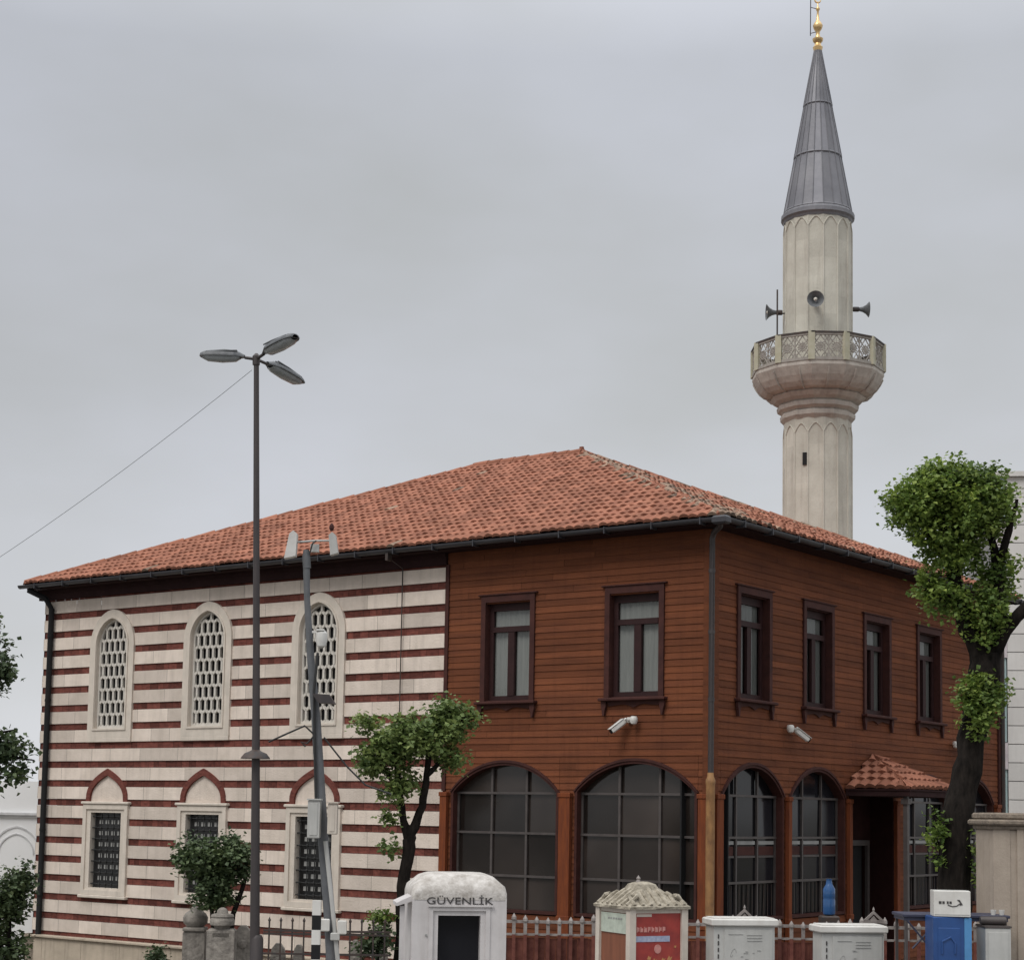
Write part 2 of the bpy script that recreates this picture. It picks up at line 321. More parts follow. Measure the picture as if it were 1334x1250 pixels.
# rectangles and arches cut out of the walls: (a0,a1,z0,z1,arch_points or None)
def arch_hole(a0, a1, z0, zs, rise): return (a0, a1, z0, zs, arc_seg(a0, a1, zs, rise, 24))
fr_holes = [(3.66, 4.64, 4.90, 6.62, None), (1.0, 1.98, 4.90, 6.62, None), arch_hole(3.0, 5.36, 1.2, 3.28, .52), arch_hole(.24, 2.66, 1.2, 3.3, .52)]
VA = [1.36, 3.70, 8.42, 10.74]
rt_holes = [(c-.49, c+.49, 4.90, 6.64, None) for c in (1.37, 3.72, 6.13, 8.52)] + [arch_hole(c-1.06, c+1.06, 1.2, 3.27, .52) for c in VA] + [(4.98, 6.78, 0, 3.4, None)]
def topz(h, a):
    if h[4] is None: return h[3]
    for (x0, z0), (x1, z1) in zip(h[4], h[4][1:]):
        if x0 <= a <= x1: return z0+(z1-z0)*(a-x0)/(x1-x0)
    return h[3]
def courses(mb, A0, A1, zrows, holes, plank, lip, mi_fn=lambda k: 0):
    """a wall laid course by course round its openings; lip(k)->(depth at bottom, depth at top)"""
    for k in range(len(zrows)-1):
        z0, z1 = zrows[k], zrows[k+1]; db, dt = lip(k); mi = mi_fn(k)
        segs = [(A0, A1)]; arcs = []
        for h in holes:
            top = h[3] if h[4] is None else max(z for a, z in h[4])
            if z1 <= h[2]+.001 or z0 >= top: continue
            ns = []
            for s0, s1 in segs:
                if h[1] <= s0 or h[0] >= s1: ns.append((s0, s1)); continue
                if h[0] > s0: ns.append((s0, h[0]))
                if h[1] < s1: ns.append((h[1], s1))
            segs = ns
            if h[4] is not None and z1 > h[3]: arcs.append(h)
        pos = []
        for s0, s1 in segs:
            a = s0
            while a < s1-.001:
                b = min(s1, a+plank(k)*(.6+.8*random.random()))
                if s1-b < .12: b = s1
                pos.append((a, b)); a = b
        for a, b in pos:
            rr = random.random()
            b -= .0055; jg = 0 if db > 0 else .003
            mb.poly([(a, db, z0+jg), (b, db, z0+jg), (b, dt, z1-jg), (a, dt, z1-jg)], rr, mi)
            if abs(db) > 1e-4 or True: mb.poly([(a, db, z0), (b, db, z0), (b, -.07, z0), (a, -.07, z0)], rr, mi); mb.poly([(a, dt, z1), (b, dt, z1), (b, -.07, z1), (a, -.07, z1)], rr, mi)
        for h in arcs:
            rr = random.random(); n = 48
            for i in range(n):
                a = h[0]+(h[1]-h[0])*i/n; b = h[0]+(h[1]-h[0])*(i+1)/n
                za, zb = max(z0, topz(h, a)), max(z0, topz(h, b))
                if za >= z1 and zb >= z1: continue
                za, zb = min(za, z1), min(zb, z1)
                mb.poly([(a, db, za), (b, db, zb), (b, dt, z1), (a, dt, z1)], rr, mi)
# timber cladding
rows = [1.18+i*.1135 for i in range(58)]; rows = [z for z in rows if z < 7.61]+[7.62]
lipw = lambda k: (.012+.006*((k*37) % 11)/11, .003)
mb = MB(TF); courses(mb, 0.03, SPL, rows, fr_holes, lambda k: 2.6, lipw)
courses(mb, .03, SPL, [-1.1+.114*i for i in range(21)], [], lambda k: 2.4, lipw)
mb.build('timber_wall', 'wood', mosque, fix=False)
mb = MB(TR); courses(mb, 0.03, LV, rows, rt_holes, lambda k: 2.6, lipw)
courses(mb, .03, LV, [-1.1+.114*i for i in range(21)], [(4.98, 6.78, -2, 3.4, None)], lambda k: 2.4, lipw)
mb.build('timber_wall', 'wood', mosque, fix=False)
# striped masonry
up_h = [(c-.5, c+.5, 4.5, 6.33, arc_pt(c, .5, 6.33, .6, 10)) for c in CU]
lo_h = [(c-.5, c+.5, 1.18, 2.8, None) for c in CU]
zr = []; z = .18-.075; kinds = []
for k in range(19):
    zr += [z+.4033*k, z+.4033*k+.138]
zr = [zz for zz in zr if zz < TOPZ]+[TOPZ]
tym = []
for c in CU: p = arc_og(c, .56, 3.0, .60, 10); tym.append((c-.57, c+.57, 2.82, 3.0, p))
mb = MB(TF)
courses(mb, SPL+.02, LU, zr, up_h+lo_h+tym, lambda k: .22 if k % 2 == 0 else .85, lambda k: (-.022, -.022) if k % 2 == 0 else (.0, .0), lambda k: k % 2 ^ 1)
for c in CU:        # plain tympana
    p = arc_og(c, .56, 3.0, .60, 10); mb.poly([(a, -.02, zz) for a, zz in p], .5, 0)
    mb.poly([(c-.57, -.02, 2.82), (c+.57, -.02, 2.82), (c+.57, -.02, 3.0), (c-.57, -.02, 3.0)], .5, 0)
mb.build('striped_stone_wall', ['stone', 'brickband'], mosque, fix=False)
TL = lambda a, d, z: (-LU-d, a, z)
mb = MB(TL); courses(mb, 0, LV, zr, [], lambda k: .22 if k % 2 == 0 else .85, lambda k: (-.022, -.022) if k % 2 == 0 else (0, 0), lambda k: k % 2 ^ 1)
mb.build('striped_stone_wall', ['stone', 'brickband'], mosque, fix=False)
# quoin at the far left, back wall, dark core behind the openings
MB(TF).box(0, LU, -LV-.02, -LV+.25, -1.1, TOPZ).build('back_wall', 'stone', mosque)
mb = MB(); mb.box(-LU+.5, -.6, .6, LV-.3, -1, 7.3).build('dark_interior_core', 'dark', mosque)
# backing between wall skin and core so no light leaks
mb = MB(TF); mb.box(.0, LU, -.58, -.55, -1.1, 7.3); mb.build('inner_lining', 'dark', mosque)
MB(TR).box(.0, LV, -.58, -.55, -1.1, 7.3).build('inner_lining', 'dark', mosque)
# plinth with a ledge
mb = MB(TF)
a = SPL+.05
while a < LU+.1:
    b = min(LU+.1, a+1.1+random.random()*.5); mb.box(a+.004, b-.004, -.3, .10, -1.6, .10, ch=.008); mb.box(a+.003, b-.003, -.3, .16, .105, .16, ch=.012); a = b
mb.build('plinth', 'plinth', mosque)
MB(TL).box(-.1, LV, -.2, .08, -1.6, .10).box(-.16, LV, -.2, .14, .105, .16).build('plinth', 'plinth', mosque)
# corner boards and the edge board against the stone
MB(TF).box(-.026, .13, .026, .05, 1.18, 7.6).box(-.05, -.026, -.14, .05, 1.18, 7.6).build('corner_board', 'wood', mosque)
MB(TF).box(SPL-.06, SPL+.02, -.05, .04, 3.3, TOPZ-.02).build('edge_board', 'trim', mosque)
MB(TR).box(LV-.10, LV+.03, -.05, .05, -1.1, TOPZ-.02).build('corner_board', 'trim', mosque)
for T, lst in ((TF, [(-.02, .22), (2.68, 2.98), (5.38, 5.60)]), (TR, [(.0, .28), (2.44, 2.62), (4.78, 4.96), (6.80, 7.0), (9.5, 9.66), (11.82, 12.1)])):
    for a0, a1 in lst:
        mb = MB(T); mb.box(a0+.035, a1-.035, .027, .10, -1.1, 3.22, ch=.01); mb.box(a0+.02, a1-.02, .027, .115, 3.2, 3.28, ch=.008); mb.box(a0+.02, a1-.02, .027, .115, 1.10, 1.2, ch=.008); mb.build('arcade_post', 'post', mosque)
# upper timber windows
def timber_window(T, c):
    h, z0, z1 = .49, 4.90, 6.63
    mb = MB(T)
    mb.box(c-h-.10, c-h, -.17, .045, z0-.02, z1+.02).box(c+h, c+h+.10, -.17, .05, z0-.02, z1+.02)
    mb.box(c-h-.10, c+h+.10, -.17, .047, z1+.02, z1+.14).box(c-h-.16, c+h+.16, .0, .07, z1+.14, z1+.165, ch=.006)
    mb.box(c-h, c+h, -.17, -.01, z0-.02, z0).box(c-h, c+h, -.17, -.01, z1, z1+.02)
    wd = mb.build('window', 'trim', mosque)
    MB(T).box(c-h-.17, c+h+.17, -.05, .13, z0-.075, z0-.022, ch=.012).build('sill', 'trim', wd)
    mb = MB(T)
    for s in (-1, 1):
        x = c+s*(h+.09); mb.prism([(x-.05, z0-.077), (x+.05, z0-.077), (x+.05, z0-.16), (x+.03, z0-.22), (x+.016, z0-.32), (x-.016, z0-.32), (x-.03, z0-.22), (x-.05, z0-.16)], .026, .075)
    mb.prism([(c-h-.05, z0-.077), (c+h+.05, z0-.077), (c+h, z0-.16), (c+.2, z0-.13), (c+.1, z0-.15), (c, z0-.19), (c-.1, z0-.15), (c-.2, z0-.13), (c-h, z0-.16)], .026, .04)
    mb.build('bracket', 'trim', wd)
    mb = MB(T); zt = 6.17; d0, d1 = -.15, -.09
    mb.box(c-h+.002, c-h+.085, d0, d1, z0, z1).box(c+h-.085, c+h-.002, d0, d1, z0, z1).box(c-h+.085, c+h-.085, d0, d1, z0, z0+.085).box(c-h+.085, c+h-.085, d0, d1, z1-.13, z1)
    mb.box(c-h+.085, c+h-.085, d0, d1+.02, zt-.05, zt+.045).box(c-.07, c+.07, d0, d1+.012, z0+.085, zt-.05)
    mb.build('sash', 'sash', wd)
    for (a0, a1, b0, b1) in ((c-h+.085, c+h-.085, zt+.045, z1-.13), (c-h+.085, c-.07, z0+.085, zt-.05), (c+.07, c+h-.085, z0+.085, zt-.05)):
        m_ = MB(T); m_.poly([(a0, -.125, b0), (a1, -.125, b0), (a1, -.125, b1), (a0, -.125, b1)]); m_.build('pane', 'glass', wd, fix=False)
    mb = MB(T); n = 44; st = random.random()*5
    for i in range(n):
        a, b = c-h+2*h*i/n, c-h+2*h*(i+1)/n; f = lambda q: -.165+.006*math.sin(q*52+st)+.004*math.sin(q*23+st*2)
        mb.poly([(a, f(a), z0), (b, f(b), z0), (b, f(b), z1), (a, f(a), z1)], .5)
    mb.build('curtain', 'curtain', wd, fix=False, smooth=True)
    return wd
for c in (4.15, 1.49): timber_window(TF, c)
for c in (1.37, 3.72, 6.13, 8.52): timber_window(TR, c)
# ground floor arcade glazing
def arcade(T, a0, a1, zs, rise, gl, vs, extra=False):
    z0 = 1.2; o = arc_seg(a0, a1, zs, rise, 24); k = .05
    outer = [(a0-.0, z0)]+[(a, z) for a, z in arc_seg(a0-.0, a1+.0, zs, rise, 24)]+[(a1, z0)]
    inner = [(a0+k, z0+k)]+arc_seg(a0+k, a1-k, zs, rise-.045, 24)+[(a1-k, z0+k)]
    wd = MB(T).ring(outer, inner, -.16, .03, rnd=.3).build('arcade_window', 'trim', mosque)
    # timber archivolt
    MB(T).ring(arc_seg(a0-.03, a1+.03, zs+.0, rise+.045, 24), arc_seg(a0+.0, a1-.0, zs, rise, 24), .0, .05, closed=False).build('archivolt', 'trim', wd)
    MB(T).poly([(a, -.155, z) for a, z in inner]).build('pane', gl, wd, fix=False)
    hole = (a0+k, a1-k, z0, zs, arc_seg(a0+k, a1-k, zs, rise-.045, 24))
    xs_ = [a0+k, *vs, a1-k]; zs_ = [z0+k, 1.83, 2.575, 3.27]
    for i in range(3):
        for j in range(3):
            x0_, x1_, y0_, y1_ = xs_[i]+.004, xs_[i+1]-.004, zs_[j]+.004, zs_[j+1]-.004; t0, t1, t2 = [random.uniform(-.007, .007) for _ in range(3)]
            MB(T).poly([(x0_, -.137+t0, y0_), (x1_, -.137+t1, y0_), (x1_, -.137+t1+t2-t0, y1_), (x0_, -.137+t2, y1_)]).build('pane', gl, wd, fix=False)
    mb = MB(T)
    for v in vs: mb.box(v-.022, v+.022, -.135, -.095, z0+k, topz(hole, v))
    for z in (3.27, 2.575, 1.83):
        mb.box(a0+k, a1-k, -.134, -.088, z-.020, z+.020)
    mb.box(a0+k, a0+k+.04, -.13, -.1, z0+k, zs).box(a1-k-.04, a1-k, -.13, -.1, z0+k, zs)
    mb.build('glazing_bars', 'grey_bar', wd)
    if extra:
        for (b0, b1) in ((a0+k+.05, vs[0]-.06), (vs[0]+.06, vs[1]-.06), (vs[1]+.06, a1-k-.05)):
            mb = MB(T); mb.box(b0, b1, -.125, -.115, 2.46, 2.52, mi=0).box(b0, b1, -.125, -.11, 2.24, 2.275, mi=1)
            mb.box(b0+.01, b1-.01, -.125, -.118, 2.28, 2.43, mi=2)
            for q in range(4): x = b0+(b1-b0)*(q+.5)/4; mb.box(x-.008, x+.008, -.125, -.116, 1.26, 1.79, mi=3)
            mb.build('blind', ['faint', 'grey_bar', 'trim', 'iron'], wd)
    return wd
arcade(TF, 3.0, 5.36, 3.28, .52, 'darkglass', (3.77, 4.53))
arcade(TF, .24, 2.66, 3.3, .52, 'darkglass', (1.03, 1.83))
for c in VA: arcade(TR, c-1.06, c+1.06, 3.27, .52, 'vglass', (c-.36, c+.36), True)
# upper stone windows with pierced plaster lattice
for c in CU:
    out = [(c-.69, 4.36)]+arc_pt(c, .69, 6.33, .76, 12)+[(c+.69, 4.36)]
    inn = [(c-.48, 4.56)]+arc_pt(c, .48, 6.33, .56, 12)+[(c+.48, 4.56)]
    wd = MB(TF).ring(out, inn, -.13, .035, rnd=.5).build('window', 'surround', mosque)
    o2 = [(c-.53, 4.52)]+arc_pt(c, .53, 6.33, .61, 12)+[(c+.53, 4.52)]; o3 = [(c-.49, 4.555)]+arc_pt(c, .49, 6.33, .57, 12)+[(c+.49, 4.555)]
    MB(TF).ring(o2, o3, .036, .055, rnd=.5).build('moulding', 'surround', wd)
    MB(TF).box(c-.69, c+.69, -.02, .04, 4.27, 4.357, ch=.008).build('sill', 'surround', wd)
    MB(TF).poly([(a, -.12, z) for a, z in inn]).build('pane', 'latglass', wd, fix=False)
    hole = (c-.48, c+.48, 4.56, 6.33, arc_pt(c, .48, 6.33, .56, 12))
    mb = MB(TF); px, rz = .174, .262; bw = .026
    def bar(p, q):
        (x0, y0), (x1, y1) = p, q; mx_, my = (x0+x1)/2, (y0+y1)/2
        if not (c-.46 < mx_ < c+.46 and 4.56 < my < topz(hole, max(c-.4799, min(c+.4799, mx_)))-.01): return
        dx, dy = x1-x0, y1-y0; l = math.hypot(dx, dy); nx, ny = -dy/l*bw, dx/l*bw
        mb.prism([(x0+nx, y0+ny), (x1+nx, y1+ny), (x1-nx, y1-ny), (x0-nx, y0-ny)], -.10, -.05, rnd=.5)
    for r in range(-1, 9):
        zb = 4.60+r*rz; off = 0 if r % 2 == 0 else px/2
        for q in range(-5, 6):
            x = c+q*px+off
            bar((x, zb+.03), (x, zb+rz-.03))
            bar((x, zb+rz-.032), (x-px/2, zb+rz+.032)); bar((x, zb+rz-.032), (x+px/2, zb+rz+.032))
    i4 = [(c-.435, 4.61)]+arc_pt(c, .435, 6.33, .515, 12)+[(c+.435, 4.61)]
    mb.ring([(c-.479, 4.561)]+arc_pt(c, .479, 6.33, .559, 12)+[(c+.479, 4.561)], i4, -.11, -.045, rnd=.5)
    mb.build('lattice', 'lattice', wd)
# lower stone windows with relieving arches and iron grilles
for c in CU:
    mb = MB(TF)
    rect = lambda h, b, t: [(c-h, b), (c-h, t), (c+h, t), (c+h, b)]
    mb.ring(rect(.70, 1.07, 2.96), rect(.60, 1.17, 2.86), -.02, .05, rnd=.5).ring(rect(.60, 1.17, 2.86), rect(.475, 1.22, 2.79), -.12, .02, rnd=.4)
    wd = mb.build('window', 'surround', mosque)
    MB(TF).box(c-.74, c+.74, -.02, .08, 2.965, 3.02, ch=.012).build('lintel', 'surround', wd)
    MB(TF).box(c-.74, c+.74, -.02, .08, 1.0, 1.065, ch=.012).build('sill', 'surround', wd)
    MB(TF).ring(arc_og(c, .65, 3.022, .69, 12), arc_og(c, .53, 3.022, .55, 12), -.02, .03, closed=False, rnd=.6).build('relieving_arch', 'brickband', wd)
    mb = MB(TF)
    mb.poly([(c-.475, -.115, 1.22), (c+.475, -.115, 1.22), (c+.475, -.115, 2.79), (c-.475, -.115, 2.79)], mi=0)
    for r in range(6):
        for q in range(4):
            x = c-.285+q*.19; z = 1.42+r*.235; mb.box(x-.055, x+.055, -.114, -.11, z-.042, z+.042, mi=1)
    mb.build('pane', ['latglass', 'curtain'], wd)
    mb = MB(TF)
    for q in range(5): mb.tube([(c-.38+q*.19, -.04, 1.22), (c-.38+q*.19, -.04, 2.79)], .012, 6)
    for r in range(7): mb.tube([(c-.474, -.04, 1.30+r*.235), (c+.474, -.04, 1.30+r*.235)], .012, 6)
    for q in range(5):
        for r in range(7): mb.box(c-.38+q*.19-.025, c-.38+q*.19+.025, -.065, -.015, 1.275+r*.235, 1.325+r*.235, ch=.012)
    mb.build('grille', 'plas', wd)
# entrance under the canopy
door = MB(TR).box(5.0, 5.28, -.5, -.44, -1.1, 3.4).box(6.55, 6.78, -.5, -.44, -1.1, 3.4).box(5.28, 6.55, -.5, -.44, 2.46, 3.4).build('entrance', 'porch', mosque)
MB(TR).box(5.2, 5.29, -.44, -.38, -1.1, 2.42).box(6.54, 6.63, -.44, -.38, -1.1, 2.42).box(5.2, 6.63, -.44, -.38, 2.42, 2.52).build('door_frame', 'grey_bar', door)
MB(TR).box(5.3, 5.9, -.52, -.49, -1.1, 2.45).box(5.92, 6.5, -.52, -.49, -1.1, 2.45).build('doorway_dark_sheet', 'dark', door)  # near-black sheets stand in for the shade inside the open doorway
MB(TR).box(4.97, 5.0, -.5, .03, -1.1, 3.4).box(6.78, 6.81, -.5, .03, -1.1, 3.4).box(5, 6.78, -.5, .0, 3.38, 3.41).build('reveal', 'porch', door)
# ---- roof tiles
def tile_face(mb, A, B, D, C, tw=.175, course=.30, lift=.02, amp=.036, lich=None, n=6, ext=.0):
    """A,B eave ends, D,C top ends above them (left/right); interlocking tiles in courses"""
    A, B, C, D = map(Vector, (A, B, C, D)); ex = (B-A).normalized(); mid = (C+D)/2-A
    up = (mid-ex*mid.dot(ex)); Ls = up.length; up.normalize(); nrm = ex.cross(up)
    if nrm.z < 0: nrm = -nrm
    W = (B-A).length; dl = (D-A).dot(ex); cr = (C-A).dot(ex)
    lim = lambda s: (dl*s/Ls, W+(cr-W)*s/Ls)
    nc = max(1, round(Ls/course)); cs = Ls/nc
    for k in range(nc):
        s0, s1 = k*cs-(.05 if k == 0 else 0), (k+1)*cs+.0
        l0, r0 = lim(max(s0, 0)); l1, r1 = lim(s1); off = (k % 2)*tw/2
        i0 = int(math.floor((min(l0, l1)-off)/tw)); i1 = int(math.ceil((max(r0, r1)-off)/tw))
        for i in range(i0, i1):
            x0 = i*tw+off
            if x0+tw < l0 or x0 > r0: continue
            jit = random.uniform(-.02, .02); jz = random.uniform(-.012, .012); rr = random.random(); sk = random.uniform(-.008, .008)
            mi = 0
            if lich: mi = 1 if random.random() < lich(A+ex*(x0+tw/2)+up*((s0+s1)/2), x0+tw/2, s0) else 0
            lo = []; hi = []; lb = []
            for q in range(n+1):
                t = q/n; hgt = amp*math.sin(math.pi*t)**.8 if 0 < t < 1 else 0
                hgt += .0
                X0 = min(max(x0+t*tw+sk, l0), r0); X1 = min(max(x0+t*tw, l1), r1)
                p0 = A+ex*X0+up*(s0+jit); p1 = A+ex*X1+up*(s1+.03)
                lo.append(tuple(p0+nrm*(hgt+lift+jz))); hi.append(tuple(p1+nrm*(hgt*.9+.002))); lb.append(tuple(p0+nrm*(hgt*.35-.012+jz)))
            b = len(mb.v); mb.v += lo+hi+lb
            for q in range(n):
                mb.f.append((b+q, b+q+1, b+n+1+q+1, b+n+1+q)); mb.r.append(rr); mb.m.append(mi)
                mb.f.append((b+q, b+q+1, b+2*n+2+q+1, b+2*n+2+q)); mb.r.append(max(0, rr-.4)); mb.m.append(mi)
def ridge(mb, P, Q, r=.10, seg=.36, lich=.0):
    P, Q = Vector(P), Vector(Q); L_ = (Q-P).length; n = max(1, round(L_/seg)); d = (Q-P)/n; t = d.normalized()
    x = t.cross(Vector((0, 0, 1))).normalized(); u = x.cross(t)
    for k in range(n):
        p = P+d*k; q = P+d*(k+1.08); rr = random.random(); mi = 1 if random.random() < lich else 0; j = random.uniform(-.008, .008)
        pts = []
        for c, rad, lift in ((p, r*.94, 0.), (q, r*1.04, .006)):
            for m in range(9):
                an = math.pi*m/8; pts.append(tuple(c+x*math.cos(an)*rad+u*(math.sin(an)*rad+lift+j-.03)))
        fs = [(m, m+1, 9+m+1, 9+m) for m in range(8)]+[tuple(range(9)), tuple(range(9, 18))]
        mb.mesh(pts, fs, rr, mi)
OV, EZ, RZ = .42, 7.77, 10.68
e_fl, e_fr = (-LU-.2, -OV, EZ), (OV, -OV, EZ); e_br, e_bl = (OV, LV+.15, EZ), (-LU-.2, LV+.15, EZ)
r_r, r_l = (-6.85, 6.1, RZ), (-9.75, 6.1, RZ)
hipv = (Vector(r_r)-Vector(e_fr)).normalized()
def lich_f(p, x, s):
    d = Vector(p)-Vector(e_fr); return max(.01, .35-.9*(d-hipv*d.dot(hipv)).length)
def lich_r(p, x, s):
    d = Vector(p)-Vector(e_fr); return max(.04, .72-.34*(d-hipv*d.dot(hipv)).length)
mb = MB()
tile_face(mb, e_fl, e_fr, r_l, r_r, lich=lich_f); tile_face(mb, e_fr, e_br, r_r, r_r, lich=lich_r)
tile_face(mb, e_br, e_bl, r_r, r_l, n=4); tile_face(mb, e_bl, e_fl, r_l, r_l, n=4)
roof = mb.build('roof', ['tile', 'tile_old'], mosque, fix=False)
mb = MB()
ridge(mb, e_fl, r_l); ridge(mb, e_fr, r_r, r=.07, lich=.6); ridge(mb, e_br, r_r, lich=.2); ridge(mb, e_bl, r_l); ridge(mb, r_l, r_r, r=.12)
mb.box(-6.9, -6.82, 6.07, 6.13, RZ+.05, RZ+.13, rnd=.1)
mb.build('ridge_tiles', ['tile', 'tile_old'], roof)
# roof deck under the tiles
mb = MB(); dz = -.055
pts = [Vector(p)+Vector((0, 0, dz)) for p in (e_fl, e_fr, e_br, e_bl, r_l, r_r)]
mb.mesh([tuple(p) for p in pts], [(0, 1, 5, 4), (1, 2, 5), (2, 3, 4, 5), (3, 0, 4), (0, 1, 2, 3)]); mb.build('roof_deck', 'eave', mosque)
# soffit and fascia
mb = MB()
mb.box(-LU-.16, OV-.06, -OV+.06, .0, 7.62, 7.65).box(.0, OV-.06, 0, LV+.1, 7.622, 7.652)
x = -LU
mb.box(-LU-.16, OV-.04, -OV+.03, -OV+.055, 7.61, 7.71).box(OV-.055, OV-.03, -OV+.06, LV+.1, 7.61, 7.71)
mb.box(-LU-.18, -LU-.155, -OV+.06, LV, 7.60, 7.70).box(-LU-.15, -SPL, -.06, .03, 7.405, 7.619).box(-LU-.15, -SPL, -.09, -.061, 7.54, 7.618)
mb.build('eaves', 'eave', mosque)
mb = MB()     # half round gutter
def gut(P, Q, out):
    P, Q, out = Vector(P), Vector(Q), Vector(out); pts = []
    for c in (P, Q):
        for rad in (.075, .066):
            for m in range(9): an = math.pi*m/8; pts.append(tuple(c+out*math.cos(an)*rad+Vector((0, 0, -math.sin(an)*rad))))
    fs = [(m, m+1, 18+m+1, 18+m) for m in range(8)]+[(9+m, 10+m, 28+m, 27+m) for m in range(8)]+[(0, 9, 27, 18), (8, 17, 35, 26)]
    mb.mesh(pts, fs, .5)
gut((-LU-.28, -OV-.06, 7.70), (OV+.06, -OV-.06, 7.70), (0, -1, 0)); gut((OV+.06, -OV-.10, 7.70), (OV+.06, LV+.2, 7.70), (1, 0, 0))
for i in range(19): x = -LU+.3+i*.93; mb.box(x-.012, x+.012, -OV-.145, -OV+.03, 7.60, 7.715)
for i in range(14): y = .1+i*.93; mb.box(OV-.03, OV+.145, y-.012, y+.012, 7.60, 7.715)
mb.box(OV-.10, OV+.16, -OV-.16, -OV+.02, 7.58, 7.72, ch=.03)
mb.build('gutter', 'gutter', mosque)
# downpipes
mb = MB(); mb.tube([(OV-.03, -OV-.0, 7.62), (OV-.06, -OV+.05, 7.57), (.12, -.16, 7.52), (.06, -.11, 7.43), (.055, -.105, 3.55)], .047, 10)
for z in (6.9, 5.9, 4.8): mb.lathe([(.056, z-.03), (.056, z+.03)], 10, (.055, -.105))
dp = mb.build('downpipe', 'steel', mosque, smooth=True)
mb = MB(); mb.lathe([(.070, -1.), (.074, .8), (.072, 1.2), (.074, 2.2), (.073, 3.42), (.08, 3.45), (.08, 3.5), (.055, 3.56), (.05, 3.62)], 14, (.055, -.11))
for z in (.9, 2.05, 2.95): mb.lathe([(.072, z-.02), (.072, z+.02)], 14, (.055, -.11))
tag(mb.build('pipe_sleeve', 'ochrepipe', dp, smooth=True), 'ochre yellow sleeve round the foot of the corner downpipe')
mb = MB(); mb.tube([(-LU-.05, -OV-.02, 7.6), (-LU+.25, -.2, 7.42), (-LU+.32, -.08, 7.2), (-LU+.32, -.08, .16), (-LU+.32, -.12, .1)], .062, 10)
for z in (6.6, 5.2, 3.8, 2.4, 1.0): mb.lathe([(.072, z-.025), (.072, z+.025)], 10, (-LU+.32, -.08))
mb.build('downpipe', 'dark', mosque, smooth=True)
mb = MB(TF); mb.tube([(6.60, .46, 7.68), (6.60, .46, 7.55), (6.60, .05, 7.40), (6.60, .05, 4.3)], .012, 6).box(6.57, 6.63, .40, .52, 7.50, 7.66); mb.build('drain_cable', 'iron', mosque)
mb = MB(TR); mb.tube([(LV+.06, .07, 7.5), (LV+.06, .07, -1)], .055, 8); mb.build('downpipe', 'iron', mosque)
# canopy
cn = empty('canopy', (0, 0, 0)); cn.parent = mosque
mb = MB(); ca = (0.03, 5.92, 4.10)
a_, b_, c_, d_ = (0.03, 4.80, 3.50), (1.24, 4.80, 3.50), (1.24, 7.0, 3.50), (.03, 7.0, 3.50)
mb2 = MB(); tile_face(mb2, a_, b_, ca, ca, tw=.2, course=.24, lift=.035, amp=.045); tile_face(mb2, b_, c_, ca, ca, tw=.2, course=.27, lift=.035, amp=.045); tile_face(mb2, c_, d_, ca, ca, tw=.2, course=.24, lift=.035, amp=.045)
ridge(mb2, b_, ca, .06, .26); ridge(mb2, c_, ca, .06, .26)
cr_ = mb2.build('canopy_roof', 'tile', cn, fix=False)
mb.box(.03, 1.28, 4.78, 7.02, 3.34, 3.44).box(.03, 1.30, 4.76, 7.04, 3.44, 3.47); mb.mesh([(.03, 4.8, 3.472), (1.24, 4.8, 3.472), (1.24, 7, 3.472), (.03, 7, 3.472), (.03, 5.92, 4.07)], [(0, 1, 4), (1, 2, 4), (2, 3, 4)])
mb.build('canopy_frame', 'eave', cn)
for y in (4.90, 6.90): MB().box(1.12, 1.20, y-.04, y+.04, -1.1, 3.34).box(1.09, 1.23, y-.07, y+.07, 3.2, 3.3).build('canopy_post', 'grey_bar', cn)

# ------------------------------------------------------------------ minaret
MYd = 42.6
mz = lambda y: at(1065, y, MYd).z
S_ = MYd/F*1.0035
mp_ = at(1065, 600, MYd)
minaret = tag(empty('minaret', (mp_.x, MYd, -1.1)), 'slender pale stone minaret with carved balcony and grey conical spire behind the mosque', 'minaret')
H = lambda y: mz(y)+1.1
NS = 14
def shaft(z0, z1, r, name):
    mb = MB(); zc = z0; k = 0; ph = .5
    while zc < z1-.01:
        ze = min(z1, zc+.46); dl = 0
        for j in range(NS):
            a0, a1 = 2*math.pi*(j+ph)/NS, 2*math.pi*(j+1+ph)/NS
            P = lambda a: (r*math.cos(a), r*math.sin(a))
            mb.poly([(*P(a0), zc), (*P(a1), zc), (*P(a1), ze), (*P(a0), ze)])
        zc = ze
    o = mb.build(name, 'mstone', minaret, fix=False)
    mb = MB()
    for j in range(NS):
        a0 = 2*math.pi*(j+ph)/NS; a1 = 2*math.pi*(j+1+ph)/NS
        x, y = r*math.cos(a0), r*math.sin(a0)
        mb.tube([(x, y, z0), (x, y, z1-.35)], .024, 6, rnd=.5)
        # pointed blind arch linking the ribs
        pa = []
        for q in range(9):
            t = q/8; a = a0+(a1-a0)*t; rr = r*math.cos(math.pi/NS)/math.cos((t-.5)*2*math.pi/NS)+.006
            zz = z1-.35+.22*(1-abs(2*t-1)**1.7)
            pa.append((rr*math.cos(a), rr*math.sin(a), zz))
        mb.tube(pa, .019, 6, rnd=.5)
    mb.build('ribs', 'mstone', o)
    return o
RS = 44.3*S_
sh = shaft(0, H(552), RS, 'shaft')
MB().box(-RS*1.25, RS*1.25, -RS*1.25, RS*1.25, 0, 5.5, ch=.05).build('base', 'mstone', minaret)
sx = -.50*RS*.93; ang = math.acos(-.52)
MB().box(-.05, .05, -.03, .0, 0, .30).build('loop_window', 'dark', sh, loc=(RS*.985*math.cos(-ang), RS*.985*math.sin(-ang), H(613)), rz=-ang+math.pi/2)
mb = MB()
